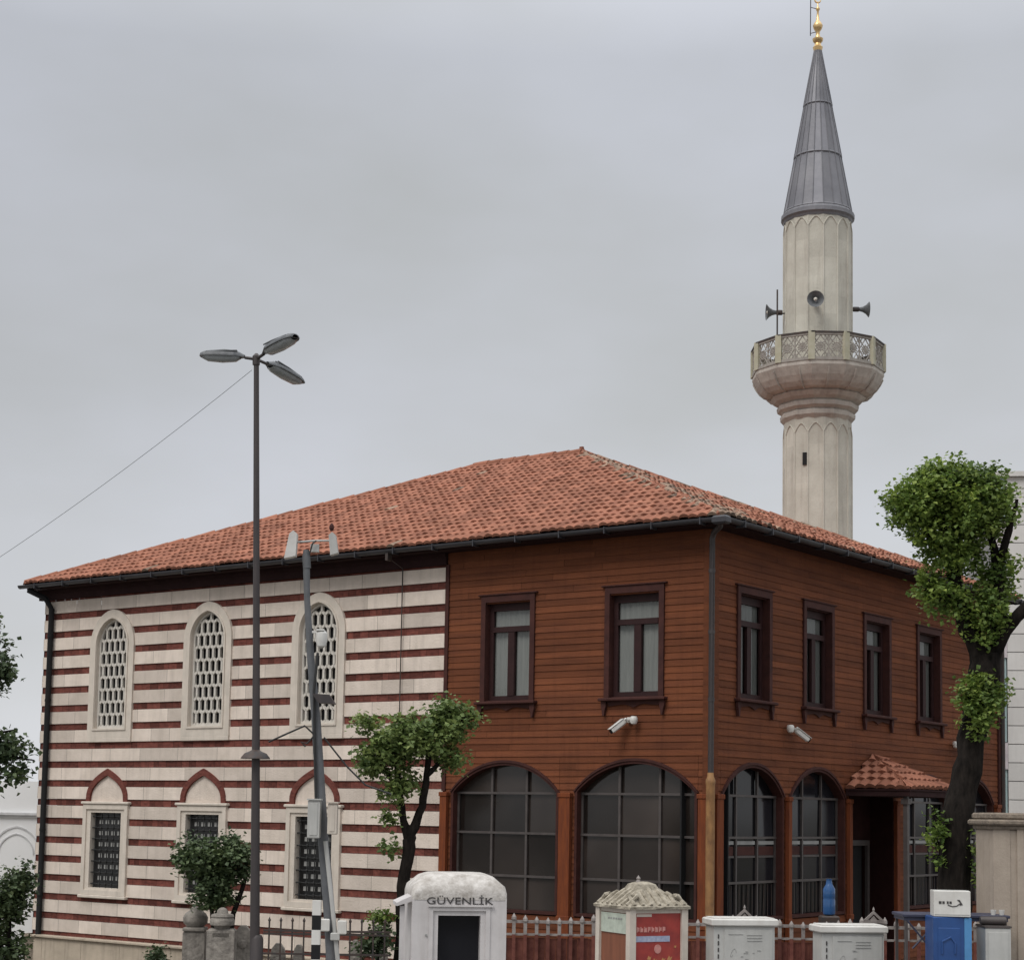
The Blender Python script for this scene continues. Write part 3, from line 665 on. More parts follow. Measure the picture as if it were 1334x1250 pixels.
prof = [(44, 553), (49, 548), (49.5, 543), (46.5, 541), (53, 537), (54, 532), (50, 530), (58, 526), (63, 521), (61, 519.5), (70, 517), (76, 512), (81, 505), (84.5, 498), (86.5, 494), (86.5, 489), (84, 489)]
mb.lathe([(r*S_, H(y)) for r, y in prof], 12, ph=.5)
balc = mb.build('balcony', 'mbalc', minaret)
mb = MB()
for j in range(14):      # corbel ribs
    a = 2*math.pi*(j+.5)/14; pa = [((r+.3)*S_*math.cos(a), (r+.3)*S_*math.sin(a), H(y)) for r, y in ((61, 519.5), (70, 517), (76, 512), (81, 505), (84.5, 498))]
    MB().tube(pa, .02, 5).build('corbel_rib', 'mbalc', balc)
NP = 12; RP = 85.5*S_; zb, zt = H(489), H(455)
mb = MB(); mb2 = MB(); mb3 = MB()
for j in range(NP):
    a0, a1 = 2*math.pi*(j+.5)/NP, 2*math.pi*(j+1.5)/NP
    p0 = Vector((RP*math.cos(a0), RP*math.sin(a0), 0)); p1 = Vector((RP*math.cos(a1), RP*math.sin(a1), 0)); ex = (p1-p0); Lp = ex.length; ex.normalize(); ny = Vector((0, 0, 1)).cross(ex)
    if True:
        mb = MB(); mb.T = lambda a, d, z, p0=p0, ex=ex, ny=ny: tuple(p0+ex*a+ny*d+Vector((0, 0, z)))
        mb.box(-.075, .075, -.05, .05, zb, zt+.03).build('parapet_post', 'mpost', balc)
    mb2.T = lambda a, d, z, p0=p0, ex=ex, ny=ny: tuple(p0+ex*a+ny*d+Vector((0, 0, z)))
    mb2.box(0, Lp, -.035, .035, zb, zb+.07, rnd=.4).box(0, Lp, -.03, .03, zt-.05, zt-.001, rnd=.4)
    mb3.T = mb2.T; mb3.box(-.01, Lp+.01, -.05, .05, zt, zt+.035)
    cz = (zb+zt)/2; hz = (zt-zb)/2-.055
    for cxx in (Lp*.27, Lp*.73):
        for q in range(6):
            an = math.pi*q/6; rr = .13
            mb2.tube([(cxx-rr*math.cos(an), 0, cz-rr*math.sin(an)), (cxx+rr*math.cos(an), 0, cz+rr*math.sin(an))], .0125, 5, rnd=.4)
        mb2.tube([(cxx+.095*math.cos(2*math.pi*q/12), 0, cz+.095*math.sin(2*math.pi*q/12)) for q in range(13)], .015, 5, rnd=.4, cap=False)
        mb2.tube([(cxx+.045*math.cos(2*math.pi*q/8), 0, cz+.045*math.sin(2*math.pi*q/8)) for q in range(9)], .014, 5, rnd=.4, cap=False)
        for (sx_, sz_) in ((-1, -1), (1, -1), (-1, 1), (1, 1)):
            mb2.tube([(cxx+sx_*.19, 0, cz), (cxx, 0, cz+sz_*hz)], .014, 5, rnd=.4)
            mb2.tube([(cxx+sx_*.19, 0, cz+sz_*hz), (cxx+sx_*.08, 0, cz+sz_*.10)], .014, 5, rnd=.4)
            mb2.tube([(cxx+sx_*.19, 0, cz+sz_*.12), (cxx+sx_*.10, 0, cz+sz_*hz)], .014, 5, rnd=.4)
    mb2.box(Lp*.5-.012, Lp*.5+.012, -.012, .012, zb+.07, zt-.05, rnd=.4)
mb2.build('parapet_lattice', 'mlat', balc); mb3.build('parapet_coping', 'iron', balc)
up = shaft(H(492), H(288), 44.6*S_, 'upper_shaft')
mb = MB(); mb.lathe([(44.6*S_, H(293)), (46*S_, H(290)), (48.5*S_, H(288)), (48.5*S_, H(283)), (46*S_, H(281)), (45*S_, H(279))], 28); mb.build('cornice', 'lead', minaret)
mb = MB()
tiers = [(279, 45.0), (207, 31.6), (139, 19.0), (66, 5.2)]
for (y0, r0), (y1, r1) in zip(tiers, tiers[1:]):
    n = 20
    for j in range(n):
        a0, a1 = 2*math.pi*j/n, 2*math.pi*(j+1)/n; e_ = .6
        mb.poly([(r0*S_*math.cos(a0), r0*S_*math.sin(a0), H(y0)), (r0*S_*math.cos(a1), r0*S_*math.sin(a1), H(y0)), ((r1-e_)*S_*math.cos(a1), (r1-e_)*S_*math.sin(a1), H(y1)), ((r1-e_)*S_*math.cos(a0), (r1-e_)*S_*math.sin(a0), H(y1))])
        mb.tube([((r0+.2)*S_*math.cos(a0), (r0+.2)*S_*math.sin(a0), H(y0)), ((r1-e_+.2)*S_*math.cos(a0), (r1-e_+.2)*S_*math.sin(a0), H(y1))], .013, 5, rnd=.1)
    mb.lathe([(r0*S_+.004, H(y0)-.02), (r0*S_+.014, H(y0)+.0), (r0*S_+.0, H(y0)+.03)], 40, rnd=.15)
mb.build('spire', 'lead', minaret, fix=False)
mb = MB(); fp = [(4.5, 67), (5.6, 62), (4, 60), (3.4, 57), (5.6, 54), (6, 51), (3.2, 49.5), (2.2, 46), (2.2, 42), (4.6, 38), (5.6, 34), (4.4, 31), (2, 27), (1.3, 20), (1.1, 15), (2.2, 13), (2.2, 11), (.8, 9), (.6, 5), (.2, 4)]
mb.lathe([(r*S_*1.2, H(y)) for r, y in fp], 16); pa = [(4*S_*math.cos(t), 0, H(0)+4*S_*math.sin(t)) for t in [math.pi*.62+i*.35 for i in range(14)]]
mb.tube(pa, [.004+.02*math.sin(math.pi*i/13) for i in range(14)], 6)
mb.build('finial', 'gold', minaret, smooth=True)
mb = MB(); mb.tube([(-10*S_, 0, H(47)), (-9.6*S_, 0, H(-8))], .012, 5).tube([(-10*S_, 0, H(10)), (-1*S_, 0, H(12))], .01, 5).tube([(-10*S_, 0, H(44)), (-2*S_, 0, H(42))], .01, 5); mb.build('lightning_rod', 'steel', minaret)
# horn loudspeakers on the minaret
def horn(px, py, ang, label, sub, size=1.):
    r_ = RS+.01
    o = empty('loudspeaker', (mp_.x+r_*math.cos(sub), MYd+r_*math.sin(sub), mz(py)), ang)
    tag(o, label, 'loudspeaker', 'loudspeakers on the minaret')
    T = lambda x, y, z: (z, y, x)
    mb = MB(T); mb.lathe([(.045*size, .18), (.07*size, .28), (.12*size, .36), (.19*size, .42), (.20*size, .425), (.185*size, .415), (.115*size, .37), (.06*size, .30), (.02, .27)], 20)
    mb.build('bell', 'lamp', o, smooth=True)
    MB(T).lathe([(.06*size, .04), (.065*size, .06), (.065*size, .17), (.05, .19)], 14).build('driver', 'iron', o, smooth=True)
    MB(T).lathe([(.03*size, .36), (.045*size, .40), (.01, .43)], 10).build('phase_plug', 'lattice', o, smooth=True)
    MB().tube([(-.02, 0, -.02), (.1, 0, -.02)], .02, 6).box(.06, .1, -.07, .07, -.03, .0).build('bracket', 'iron', o)
    return o
horn(1069, 408, R(-98), 'round grey loudspeaker facing forward from the minaret shaft', R(-104))
h1 = horn(1133, 402, R(0), 'grey horn loudspeaker sticking out right of the minaret above the balcony', R(0), .95)
h2 = horn(1000, 408, R(180), 'grey horn loudspeaker sticking out left of the minaret beside the mast', R(180), 1.)
o = MB().tube([(0, 0, 0), (0, 0, 1.32)], .02, 6).box(-.03, .03, -.03, .03, .0, .2).build('mast', 'iron'); o.location = (mp_.x-56*S_, MYd-.3, mz(452)); tag(o, 'thin dark mast standing on the minaret balcony beside the left loudspeaker', 'mast')

# ------------------------------------------------------------------ wall cameras
def cctv(P, nrm, yaw, label, two=True):
    o = tag(empty('security_camera', P, yaw), label, 'security camera', 'security cameras on the timber walls')
    # local -y points out from the wall
    MB().box(-.05, .05, -.04, .0, -.05, .05, ch=.01).tube([(0, -.03, 0), (0, -.12, -.01), (0, -.16, .02)], .02, 6).build('bracket', 'white', o)
    b = MB().box(-.055, .055, -.40, -.08, .0, .10, ch=.025).box(-.065, .065, -.42, -.10, .10, .112, ch=.005).build('camera_body', 'white', o); b.rotation_euler = (R(38), 0, R(-38 if two else 35)); o.scale = (.95,)*3
    MB().lathe([(.04, 0), (.04, .02)], 12).build('lens', 'dark', b, loc=(0, -.402, .05)).rotation_euler = (R(90), 0, 0)
    c = MB().lathe([(.005, -.07), (.05, -.05), (.07, 0), (.07, .05), (.05, .08)], 14).build('sensor_head', 'white', o, smooth=True, loc=(.14 if two else -.16, -.10, -.02))
    return o
def wpt(T, a, d, z):
    x, y, z = T(a, d, z); c, s = math.cos(-TH), math.sin(-TH); return Vector((CORNER.x+x*c-y*s, CORNER.y+x*s+y*c, z))
cctv(wpt(TF, 1.55, .03, 4.50), None, -TH, 'white security camera under the right front timber window')
cctv(wpt(TR, 2.62, .03, 4.46), None, -TH+math.pi/2, 'white security camera between the first two side windows', False)
cctv(wpt(TR, 9.74, .03, 4.48), None, -TH+math.pi/2, 'white security camera above the tiled canopy next to the tree trunk', False)

# ------------------------------------------------------------------ street lamp
LY = 24.; lp = at(334, 1250, LY); LZ = at(334, 466, LY).z
lamp = tag(empty('street_lamp', (lp.x-.0, LY, 0)), 'tall dark street lamp with three lamp heads on one pole', 'street lamp')
xt = at(334, 466, LY).x - lp.x
mb = MB(); mb.lathe([(.17, 0), (.17, .03), (.09, .04), (.085, 1.2), (.06, 1.25)], 14)
mb.tube([(0, 0, 0), (xt*.12, 0, 1.2), (xt*.5, 0, 5), (xt, 0, LZ)], [.07, .066, .048, .036], 12).lathe([(.05, LZ-.1), (.055, LZ+.02), (.02, LZ+.06)], 12, (xt, 0))
mb.build('pole', 'steel', lamp, smooth=True)
def lamp_head(dx, dy, L0, Lh, tilt, wd=.11):
    d = Vector((dx, dy, 0)).normalized(); yaw = math.atan2(d.y, d.x)
    a = MB().tube([(0, 0, -.02), (L0, 0, L0*math.tan(tilt))], .022, 8).build('arm', 'steel', lamp, loc=(xt, 0, LZ), rz=yaw)
    hd = empty('lamp_head', (L0, 0, L0*math.tan(tilt)), parent=a); hd.rotation_euler = (0, -tilt, 0)
    mb = MB(); n = 12
    prof = [(0, .035, .035), (.06, .055, .05), (.12, .075, .07), (.22, wd, .085), (.45, wd*1.1, .095), (.7, wd*1.08, .09), (.9, wd*.9, .075), (.985, wd*.62, .055), (1.0, wd*.4, .04)]
    pts = []
    for t, wy, hz in prof:
        for m in range(n+1): an = math.pi*m/n; pts.append((t*Lh, wy*math.cos(an), hz*math.sin(an)*(1+.05*(m % 2))))
    fs = [(k*(n+1)+m, k*(n+1)+m+1, (k+1)*(n+1)+m+1, (k+1)*(n+1)+m) for k in range(len(prof)-1) for m in range(n)]
    fs += [(k*(n+1), k*(n+1)+n, (k+1)*(n+1)+n, (k+1)*(n+1)) for k in range(len(prof)-1)]
    mb.mesh(pts, fs)
    for k in range(-2, 3): mb.tube([(Lh*.16, k*wd*.36, .078), (Lh*.45, k*wd*.42, .098-.008*k*k), (Lh*.86, k*wd*.34, .074-.006*k*k)], .011, 5)
    mb.build('casing', 'lamp', hd, smooth=False)
    mb = MB(); pts = []
    pr = [(.10, .05, .02), (.2, wd*.8, .06), (.5, wd*.9, .075), (.82, wd*.85, .06), (.95, .05, .02)]
    for t, wy, hz in pr:
        for m in range(9): an = math.pi*m/8; pts.append((t*Lh, wy*math.cos(an), -.002-hz*math.sin(an)))
    mb.mesh(pts, [(k*9+m, k*9+m+1, (k+1)*9+m+1, (k+1)*9+m) for k in range(4) for m in range(8)]); mb.build('glass_cover', 'lampglass', hd, smooth=True)
lamp_head(-1, .06, .16, .62, 0.02)
lamp_head(.63, -.78, .20, .80, R(5), .115)
lamp_head(.46, .89, .25, .86, R(-6), .115)
# floodlight shade half way up the pole
fl = at(333, 984, LY)
mb = MB(); mb.lathe([(.20, 0), (.19, .02), (.15, .07), (.08, .10), (.05, .12)], 18)
o = mb.build('floodlight', 'iron', None, smooth=True); o.location = (fl.x+.0, LY-.02, fl.z-.04); tag(o, 'dark domed floodlight shade halfway up the street lamp pole', 'floodlight')
# wire from lamp
a_, b_ = at(328, 482, LY), at(-260, 880, LY+4)
mb = MB(); mb.tube([tuple(a_.lerp(b_, t)+Vector((0, 0, -.25*4*t*(1-t)))) for t in [i/16 for i in range(17)]], .0035, 5)
tag(mb.build('overhead_wire', 'lamp'), 'thin overhead wire running left from the street lamp top', 'wire')

# ------------------------------------------------------------------ utility pole with boxes
UY = 24.4
pb = at(433, 1250, UY); rel = lambda px, py, y=UY: Vector((at(px, py, y).x-pb.x, y-UY, at(px, py, y).z))
up_ = tag(empty('utility_pole', (pb.x, UY, 0)), 'leaning grey metal pole carrying boxes, antennas and a floodlight', 'utility pole')
mb = MB(); P = [rel(437, 1340), rel(430, 1200), rel(420, 1080), rel(412, 940), rel(405, 860), rel(400, 780), rel(399, 722)]
P[0].z = 0; mb.tube([tuple(p) for p in P], [.085, .08, .074, .064, .052, .042, .05], 12); mb.tube([tuple(rel(400, 740)), tuple(rel(399, 726)), tuple(rel(399, 716))], [.055, .057, .04], 12)
mb.build('pole', 'pole', up_, smooth=True)
mb = MB(); mb.tube([tuple(rel(*p, y=UY-.13)) for p in ((441, 1260), (433, 1180), (424, 1095))], .03, 8); mb.build('conduit', 'cab', up_, smooth=True)
mb = MB(); mb.tube([tuple(rel(*p, y=UY-.1)) for p in ((412, 1060), (410, 980), (409, 900), (414, 850))], .02, 6).tube([tuple(rel(*p, y=UY-.08)) for p in ((403, 722), (407, 708), (412, 704))], .012, 6); mb.build('cable', 'plas', up_)
def pole_box(name, x0, x1, y0, y1, ma, y=UY-.12, dep=.2, lip=True):
    a, b = rel(x0, y1, y), rel(x1, y0, y); mb = MB(); mb.box(a.x, b.x, y-UY-dep, y-UY, a.z, b.z, ch=.012)
    if lip: mb.box(a.x-.015, b.x+.015, y-UY-dep-.02, y-UY+.01, b.z, b.z+.02).box(a.x+.03, b.x-.03, y-UY-dep-.008, y-UY-dep+.001, a.z+.04, b.z-.04, ch=.003)
    return mb.build(name, ma, up_)
pole_box('meter_box', 402, 419, 1042, 1091, 'cab'); pole_box('meter_box', 428, 441, 1046, 1086, 'cream')
pole_box('junction_box', 416, 430, 1196, 1212, 'white', dep=.08, lip=False); pole_box('junction_box', 440, 452, 1198, 1216, 'white', dep=.08, lip=False); pole_box('junction_box', 431, 443, 1214, 1224, 'cab', dep=.08, lip=False)
mb = MB(); mb.tube([tuple(rel(386, 706)), tuple(rel(411, 704)), tuple(rel(432, 704))], .014, 6).box(rel(405, 704).x, rel(416, 704).x, -.04, .04, rel(0, 712).z-.0, rel(0, 702).z); mb.build('crossarm', 'cab', up_)
for (x0, x1, xb0, xb1, yt, yb, mm) in ((378, 388, 371, 386, 692, 728, 'white'), (429, 438, 431, 441, 694, 724, 'cab')):
    mb = MB(); y0_ = -.05
    q = [rel(xb0, yb), rel(xb1, yb-3), rel(x1, yt+4), rel((x0+x1)/2, yt), rel(x0, yt+4)]
    mb.prism([(p.x, p.z) for p in q], -.10, .06); o = mb.build('antenna', mm, up_)
mb = MB(); q = rel(432, 688); mb.lathe([(.02, q.z-.03), (.035, q.z), (.03, q.z+.04), (.01, q.z+.07)], 10, (q.x, 0)); mb.build('beacon', 'trim', up_)
q = rel(420, 835); mb = MB(); mb.lathe([(.01, q.z-.11), (.06, q.z-.08), (.08, q.z), (.08, q.z+.1), (.05, q.z+.13)], 14, (q.x, -.12)).box(q.x-.13, q.x, -.14, -.09, q.z+.1, q.z+.13)
mb.box(q.x-.07, q.x+.04, -.2, -.02, q.z+.13, q.z+.15); mb.build('dome_camera', 'white', up_, smooth=True)
q = rel(424, 912); mb = MB(); mb.prism([(q.x-.15, q.z+.07), (q.x+.08, q.z+.06), (q.x+.16, q.z-.06), (q.x-.06, q.z-.05)], -.34, -.08); mb.build('floodlight', 'steel', up_)
mb = MB()
for pts in ([(350, 966), (372, 956), (397, 945), (410, 957)], [(422, 960), (436, 978), (452, 998), (476, 1022), (510, 1034)], [(409, 958), (400, 968), (392, 966), (398, 972)]):
    mb.tube([tuple(rel(x, y, UY-.1)) for x, y in pts], .013, 6)
mb.build('loose_cable', 'plas', up_)
# black and white striped post
sp = at(411, 1250, 23.6); o = empty('striped_post', (sp.x, 23.6, 0)); tag(o, 'narrow black and white banded post beside the leaning pole', 'post')
zt_ = at(411, 1172, 23.6).z; mb = MB()
for i in range(9): mb.box(-.055, .055, -.055, .055, zt_-(i+1)*.19, zt_-i*.19, mi=i % 2, rnd=.5)
mb.box(-.05, .05, -.05, .05, 0, zt_-9*.19, mi=1); mb.build('banded_shaft', ['white', 'dark'], o)

# ------------------------------------------------------------------ trees and shrubs
def tree(name, base, limbs, blobs, nleaf, size, leaf, label, cat, group=None, bark='bark', top_bias=0., drop=.0, seed=1):
    """limbs: [([points rel to base],[radii])]; blobs: [(centre rel, (rx,ry,rz), weight)]"""
    rs = random.Random(seed)
    root = tag(empty(name, base), label, cat, group)
    mb = MB()
    for pts, rad in limbs:
        P = [Vector(p) for p in pts]; Q = []; RR = []
        for i in range(len(P)-1):       # refine and roughen
            for k in range(4):
                t = k/4; Q.append(P[i].lerp(P[i+1], t)+Vector((rs.uniform(-1, 1), rs.uniform(-1, 1), 0))*rad[i]*.16); RR.append((rad[i]+(rad[i+1]-rad[i])*t)*rs.uniform(.92, 1.12))
        Q.append(P[-1]); RR.append(rad[-1]); mb.tube([tuple(p) for p in Q], RR, 9)
    mb.build('trunk', bark, root, smooth=True)
    tot = sum(b[2] for b in blobs); V_ = []; Fc = []; Rn = []; tw = MB()
    for c, rad, wt in blobs:
        c = Vector(c); n = int(nleaf*wt/tot); ncl = max(6, n//22)
        for k in range(ncl):
            d = Vector((rs.gauss(0, 1), rs.gauss(0, 1), rs.gauss(0, 1))).normalized(); t = rs.random()**.42
            if rs.random() < .16: t *= rs.uniform(1.0, 1.28)
            cc = c+Vector((d.x*rad[0], d.y*rad[1], d.z*rad[2]))*t
            shade = rs.random()
            if rs.random() < .35: tw.tube([tuple(c+(cc-c)*.3), tuple(cc)], [.014, .006], 4)
            for q in range(22):
                o = cc+Vector((rs.gauss(0, 1), rs.gauss(0, 1), rs.gauss(0, .8)))*size*.95
                ax = Vector((rs.gauss(0, 1), rs.gauss(0, 1), rs.gauss(-.25, .6))).normalized(); sd_ = ax.cross(Vector((rs.gauss(0, .5), rs.gauss(0, .5), 1))).normalized()
                up2 = sd_.cross(ax); L_ = size*rs.uniform(.65, 1.25); W_ = L_*rs.uniform(.38, .52); i = len(V_)
                V_ += [tuple(o), tuple(o+ax*L_*.45+sd_*W_+up2*W_*.3), tuple(o+ax*L_), tuple(o+ax*L_*.45-sd_*W_+up2*W_*.3)]
                Fc += [(i, i+1, i+2), (i, i+2, i+3)]; r_ = min(1, max(0, .55*shade+.45*rs.random())); Rn += [r_, r_]
    mb = MB(); mb.v = V_; mb.f = Fc; mb.r = Rn; mb.m = [0]*len(Fc)
    mb.build('crown', leaf, root, fix=False)
    tw.build('twigs', bark, root)
    return root
def relf(base, Y0): return lambda px, py, dy=0.: (at(px, py, Y0+dy).x-base.x, dy, at(px, py, Y0+dy).z-base.z)
# big pollarded tree on the right
TY = 23.; b = at(1243, 1180, TY); b.z = 0; q = relf(b, TY)
tree('street_tree', b,
     [([(q(1243, 1180)[0]-.03, 0, 0), q(1244, 1180), q(1249, 1060), q(1262, 985), q(1280, 900), q(1282, 850)], [.235, .20, .185, .175, .195, .19]),
      ([q(1282, 865), q(1262, 820), q(1248, 780), q(1240, 740), q(1230, 690)], [.15, .12, .10, .08, .04]),
      ([q(1284, 860), q(1296, 830), q(1304, 790), q(1300, 740), q(1290, 690)], [.15, .11, .09, .07, .04]),
      ([q(1290, 860), q(1310, 820, -.1), q(1330, 798, -.2), q(1360, 770, -.3), q(1390, 700, -.3)], [.11, .09, .075, .06, .03]),
      ([q(1240, 740), q(1215, 700, .2), q(1190, 670, .3)], [.07, .045, .02]), ([q(1300, 740), q(1315, 690, -.2), q(1325, 650, -.3)], [.07, .045, .02]),
      ([q(1248, 780), q(1225, 765, -.1), q(1210, 755, -.2)], [.06, .04, .02]), ([q(1230, 700), q(1240, 650), q(1240, 620)], [.04, .03, .02]), ([q(1290, 700), q(1270, 650), q(1265, 620)], [.04, .03, .02])],
     [(q(1238, 668), (.78, .75, .56), 3.4), (q(1192, 655, -.1), (.42, .5, .36), 1.0), (q(1282, 655, .1), (.42, .6, .48), 1.5), (q(1238, 625), (.52, .5, .24), 1.0), (q(1242, 722), (.40, .45, .30), .8), (q(1230, 778, -.1), (.30, .32, .28), .5),
      (q(1284, 800, -.15), (.24, .28, .40), .75), (q(1302, 750), (.22, .3, .3), .4), (q(1272, 922, -.2), (.25, .25, .42), .75), (q(1300, 900, -.1), (.12, .15, .2), .12), (q(1212, 760), (.2, .2, .18), .2), (q(1222, 1085, -.15), (.08, .12, .42), .14), (q(1278, 1120, -.15), (.10, .1, .4), .14)],
     24000, .066, 'leafA', 'thick dark pollarded tree with a round bright green crown at the right corner', 'tree', seed=3)
# small tree in the middle
TY = 26.; b = at(525, 1240, TY); b.z = 0; q = relf(b, TY)
tree('small_tree', b,
     [([(0, 0, 0), q(524, 1180), q(528, 1130), q(533, 1095), q(536, 1075)], [.11, .10, .095, .09, .07]), ([q(533, 1095), q(524, 1060), q(519, 1020), q(515, 980)], [.07, .055, .045, .02]),
      ([q(536, 1085), q(550, 1050), q(556, 1010), q(560, 960), q(575, 930)], [.07, .06, .05, .04, .015]), ([q(556, 1010), q(580, 985), q(600, 955)], [.04, .03, .015]), ([q(519, 1030), q(500, 1000), q(480, 985)], [.035, .025, .012])],
     [(q(545, 960), (.62, .6, .36), 2.4), (q(590, 940), (.33, .4, .30), 1.1), (q(500, 985), (.40, .4, .30), 1.1), (q(478, 942), (.26, .3, .10), .22), (q(520, 1025), (.27, .3, .26), .55), (q(482, 1000), (.14, .2, .14), .2), (q(590, 990), (.22, .25, .18), .3), (q(508, 1062), (.09, .1, .08), .05), (q(508, 1105), (.09, .1, .12), .07)],
     8200, .076, 'leafB', 'small leafy tree with a forked trunk behind the white security booth', 'tree', seed=5)
# bush in front of the striped wall
TY = 26.4; b = at(285, 1240, TY); b.z = -.05; q = relf(b, TY)
tree('shrub', b, [([(0, 0, 0), q(285, 1190), q(278, 1150)], [.05, .04, .02]), ([(.1, 0, 0), q(303, 1190), q(318, 1150), q(322, 1120)], [.05, .04, .03, .015]), ([(0, 0, 0), q(275, 1170), q(255, 1130)], [.04, .03, .015])],
     [(q(262, 1120), (.30, .35, .34), 1.4), (q(305, 1118), (.30, .35, .30), 1.1), (q(285, 1150), (.34, .36, .34), 1.3), (q(275, 1172), (.22, .25, .15), .4), (q(240, 1120), (.16, .2, .18), .2), (q(298, 1098), (.18, .2, .12), .2)],
     6500, .068, 'leafC', 'dark green bush in front of the second lower striped wall window', 'shrub', seed=8)
TY = 30.; b = at(-95, 1240, TY); b.z = -1.1; q = relf(b, TY)
tree('street_tree', b, [([(0, 0, 0), q(-90, 1100), q(-75, 980), q(-70, 850)], [.2, .17, .14, .08]), ([q(-85, 1040), q(-40, 1000), q(10, 985), q(45, 990)], [.08, .05, .03, .01]), ([q(-75, 950), q(-40, 920), q(15, 872)], [.07, .04, .012]), ([q(-80, 1000), q(-30, 960), q(20, 950)], [.06, .04, .012]), ([q(-72, 880), q(-40, 840), q(0, 810)], [.06, .04, .012])],
     [(q(-60, 860), (.9, .9, .9), 3), (q(-25, 880), (.50, .4, .42), 1.2), (q(8, 874), (.22, .2, .10), .3), (q(-35, 810), (.42, .4, .3), .6), (q(-30, 975), (.65, .5, .36), 1.6), (q(14, 975), (.34, .3, .22), .7), (q(20, 1008), (.30, .3, .10), .35), (q(-45, 1020), (.5, .4, .3), .8)],
     6500, .10, 'leafC', 'dark leafy tree reaching in from the left edge in front of the stone wall', 'tree', seed=11)
TY = 33.; b = at(10, 1250, TY); b.z = -1.1; q = relf(b, TY)
tree('shrub', b, [([(0, 0, 0), q(12, 1200), q(15, 1150)], [.06, .05, .02]), ([(0, 0, 0), q(0, 1220), q(-15, 1170)], [.05, .04, .02])],
     [(q(18, 1165), (.34, .4, .48), 1.5), (q(-10, 1190), (.42, .4, .5), 1.3), (q(30, 1150), (.16, .2, .38), .4), (q(12, 1235), (.42, .4, .30), 1.)],
     4200, .09, 'leafC', 'dark bush at the left edge beside the foot of the stone wall', 'shrub', seed=12)
TY = 25.8; b = at(492, 1245, TY); b.z = 0; q = relf(b, TY)
tree('shrub', b, [([(0, 0, 0), q(492, 1230), q(494, 1205)], [.03, .02, .01])], [(q(495, 1222), (.16, .2, .16), 1), (q(478, 1235), (.2, .2, .12), .7)], 800, .07, 'leafC', 'low dark shrub left of the white security booth', 'shrub', seed=14)
TY = 26.; b = at(492, 1230, TY); b.z = 1.15-.6; q = relf(b, TY)
tree('flowering_shrub', Vector((b.x, TY, 0)), [([(0, 0, 0), (0.02, 0, 1.2)], [.02, .01])], [((.02, 0, at(492, 1195, TY).z), (.17, .2, .07), 1)], 330, .06, 'leafA', 'small yellow green plant top above the dark shrub by the booth', 'plant', seed=15)
TY = 27.; b = at(202, 1250, TY); b.z = -.3; q = relf(b, TY)
tree('shrub', b, [([(0, 0, 0), q(202, 1262)], [.03, .02])], [(q(203, 1252), (.17, .2, .2), 1)], 500, .06, 'leafC', 'small round dark shrub at the foot of the plinth', 'shrub', seed=16)

# ------------------------------------------------------------------ graves and iron railing in front of the stone wall
def gravestone(px0, px1, ytop, Y, label, style):
    a, c = at(px0, 1250, Y), at(px1, 1250, Y); zt = at((px0+px1)/2, ytop, Y).z; cx = (a.x+c.x)/2; h = (c.x-a.x)/2; g0 = gz(Y)-.02
    o = tag(empty('gravestone', (cx, Y, g0), R(random.uniform(-8, 8))), label, 'gravestone', 'old stones in front of the striped wall')
    z = zt-g0; mb = MB(); mc = MB()
    if style == 0:
        mb.box(-h*.95, h*.95, -.13, .13, 0, z-.36, ch=.02).box(-h*.95, h*.95, -.16, .16, z-.36, z-.30, ch=.015)
        mc.lathe([(h*.7, z-.30), (h*1.05, z-.24), (h*1.1, z-.16), (h*.9, z-.10), (h*.55, z-.06), (h*.35, z-.01), (h*.15, z)], 16)
    elif style == 1:
        mb.box(-h*1.0, h*1.0, -.12, .12, 0, z-.30, ch=.03).box(-h*.6, h*.6, -.12, .12, z-.42, z-.36)
        mc.lathe([(h*.5, z-.31), (h*.6, z-.27), (h*.88, z-.25), (h*.92, z-.19), (h*.8, z-.15), (h*.86, z-.13), (h*.78, z-.10), (h*.42, z-.085), (h*.38, z-.04), (h*.2, z-.01), (h*.05, z)], 18)
    else:
        mb.prism([(-h*.55, 0), (-h*.8, z*.55), (-h, z-.25), (-h*.8, z-.1), (-h*.3, z-.02), (h*.3, z-.02), (h*.8, z-.1), (h, z-.25), (h*.8, z*.55), (h*.55, 0)], -.07, .07)
        mc.lathe([(h*.45, 0), (h*.5, .015), (h*.1, .03)], 12)
        mb.build('slab', 'grave', o); mc.build('rosette', 'grave', o, loc=(0, -.07, z-.28)).rotation_euler = (R(90), 0, 0); return
    mb.build('shaft', 'grave', o); mc.build('carved_cap', 'grave', o, smooth=True)
gravestone(238, 268, 1180, 26.8, 'brownish stone pillar with a dark rounded cap left of the carved stone', 0)
gravestone(270, 306, 1181, 26.0, 'grey carved stone with a turban shaped cap below the dark bush', 1)
gravestone(304, 328, 1203, 26.5, 'low round topped gravestone just left of the street lamp pole', 2)
gravestone(455, 470, 1222, 27.2, 'small pale gravestone behind the iron railing near the leaning pole', 2)
gravestone(488, 505, 1222, 27.0, 'small pale gravestone behind the iron railing beside the booth', 2)
gravestone(352, 372, 1226, 27.6, 'pale gravestone behind the iron railing right of the street lamp', 2)
gravestone(382, 396, 1228, 27.3, 'pale gravestone behind the iron railing left of the striped post', 2)
fy = 25.4; x0 = at(342, 1250, fy).x; x1 = at(508, 1250, fy).x; o = tag(empty('iron_railing', ((x0+x1)/2, fy, 0)), 'low dark iron railing between the street lamp and the booth', 'railing')
h_ = (x1-x0)/2; mb = MB()
for zz in (at(400, 1212, fy).z, at(400, 1216, fy).z, at(400, 1242, fy).z): mb.box(-h_, h_, -.018, .018, zz-.014, zz+.014)
mb.build('rails', 'iron', o); mb = MB(); n = 11
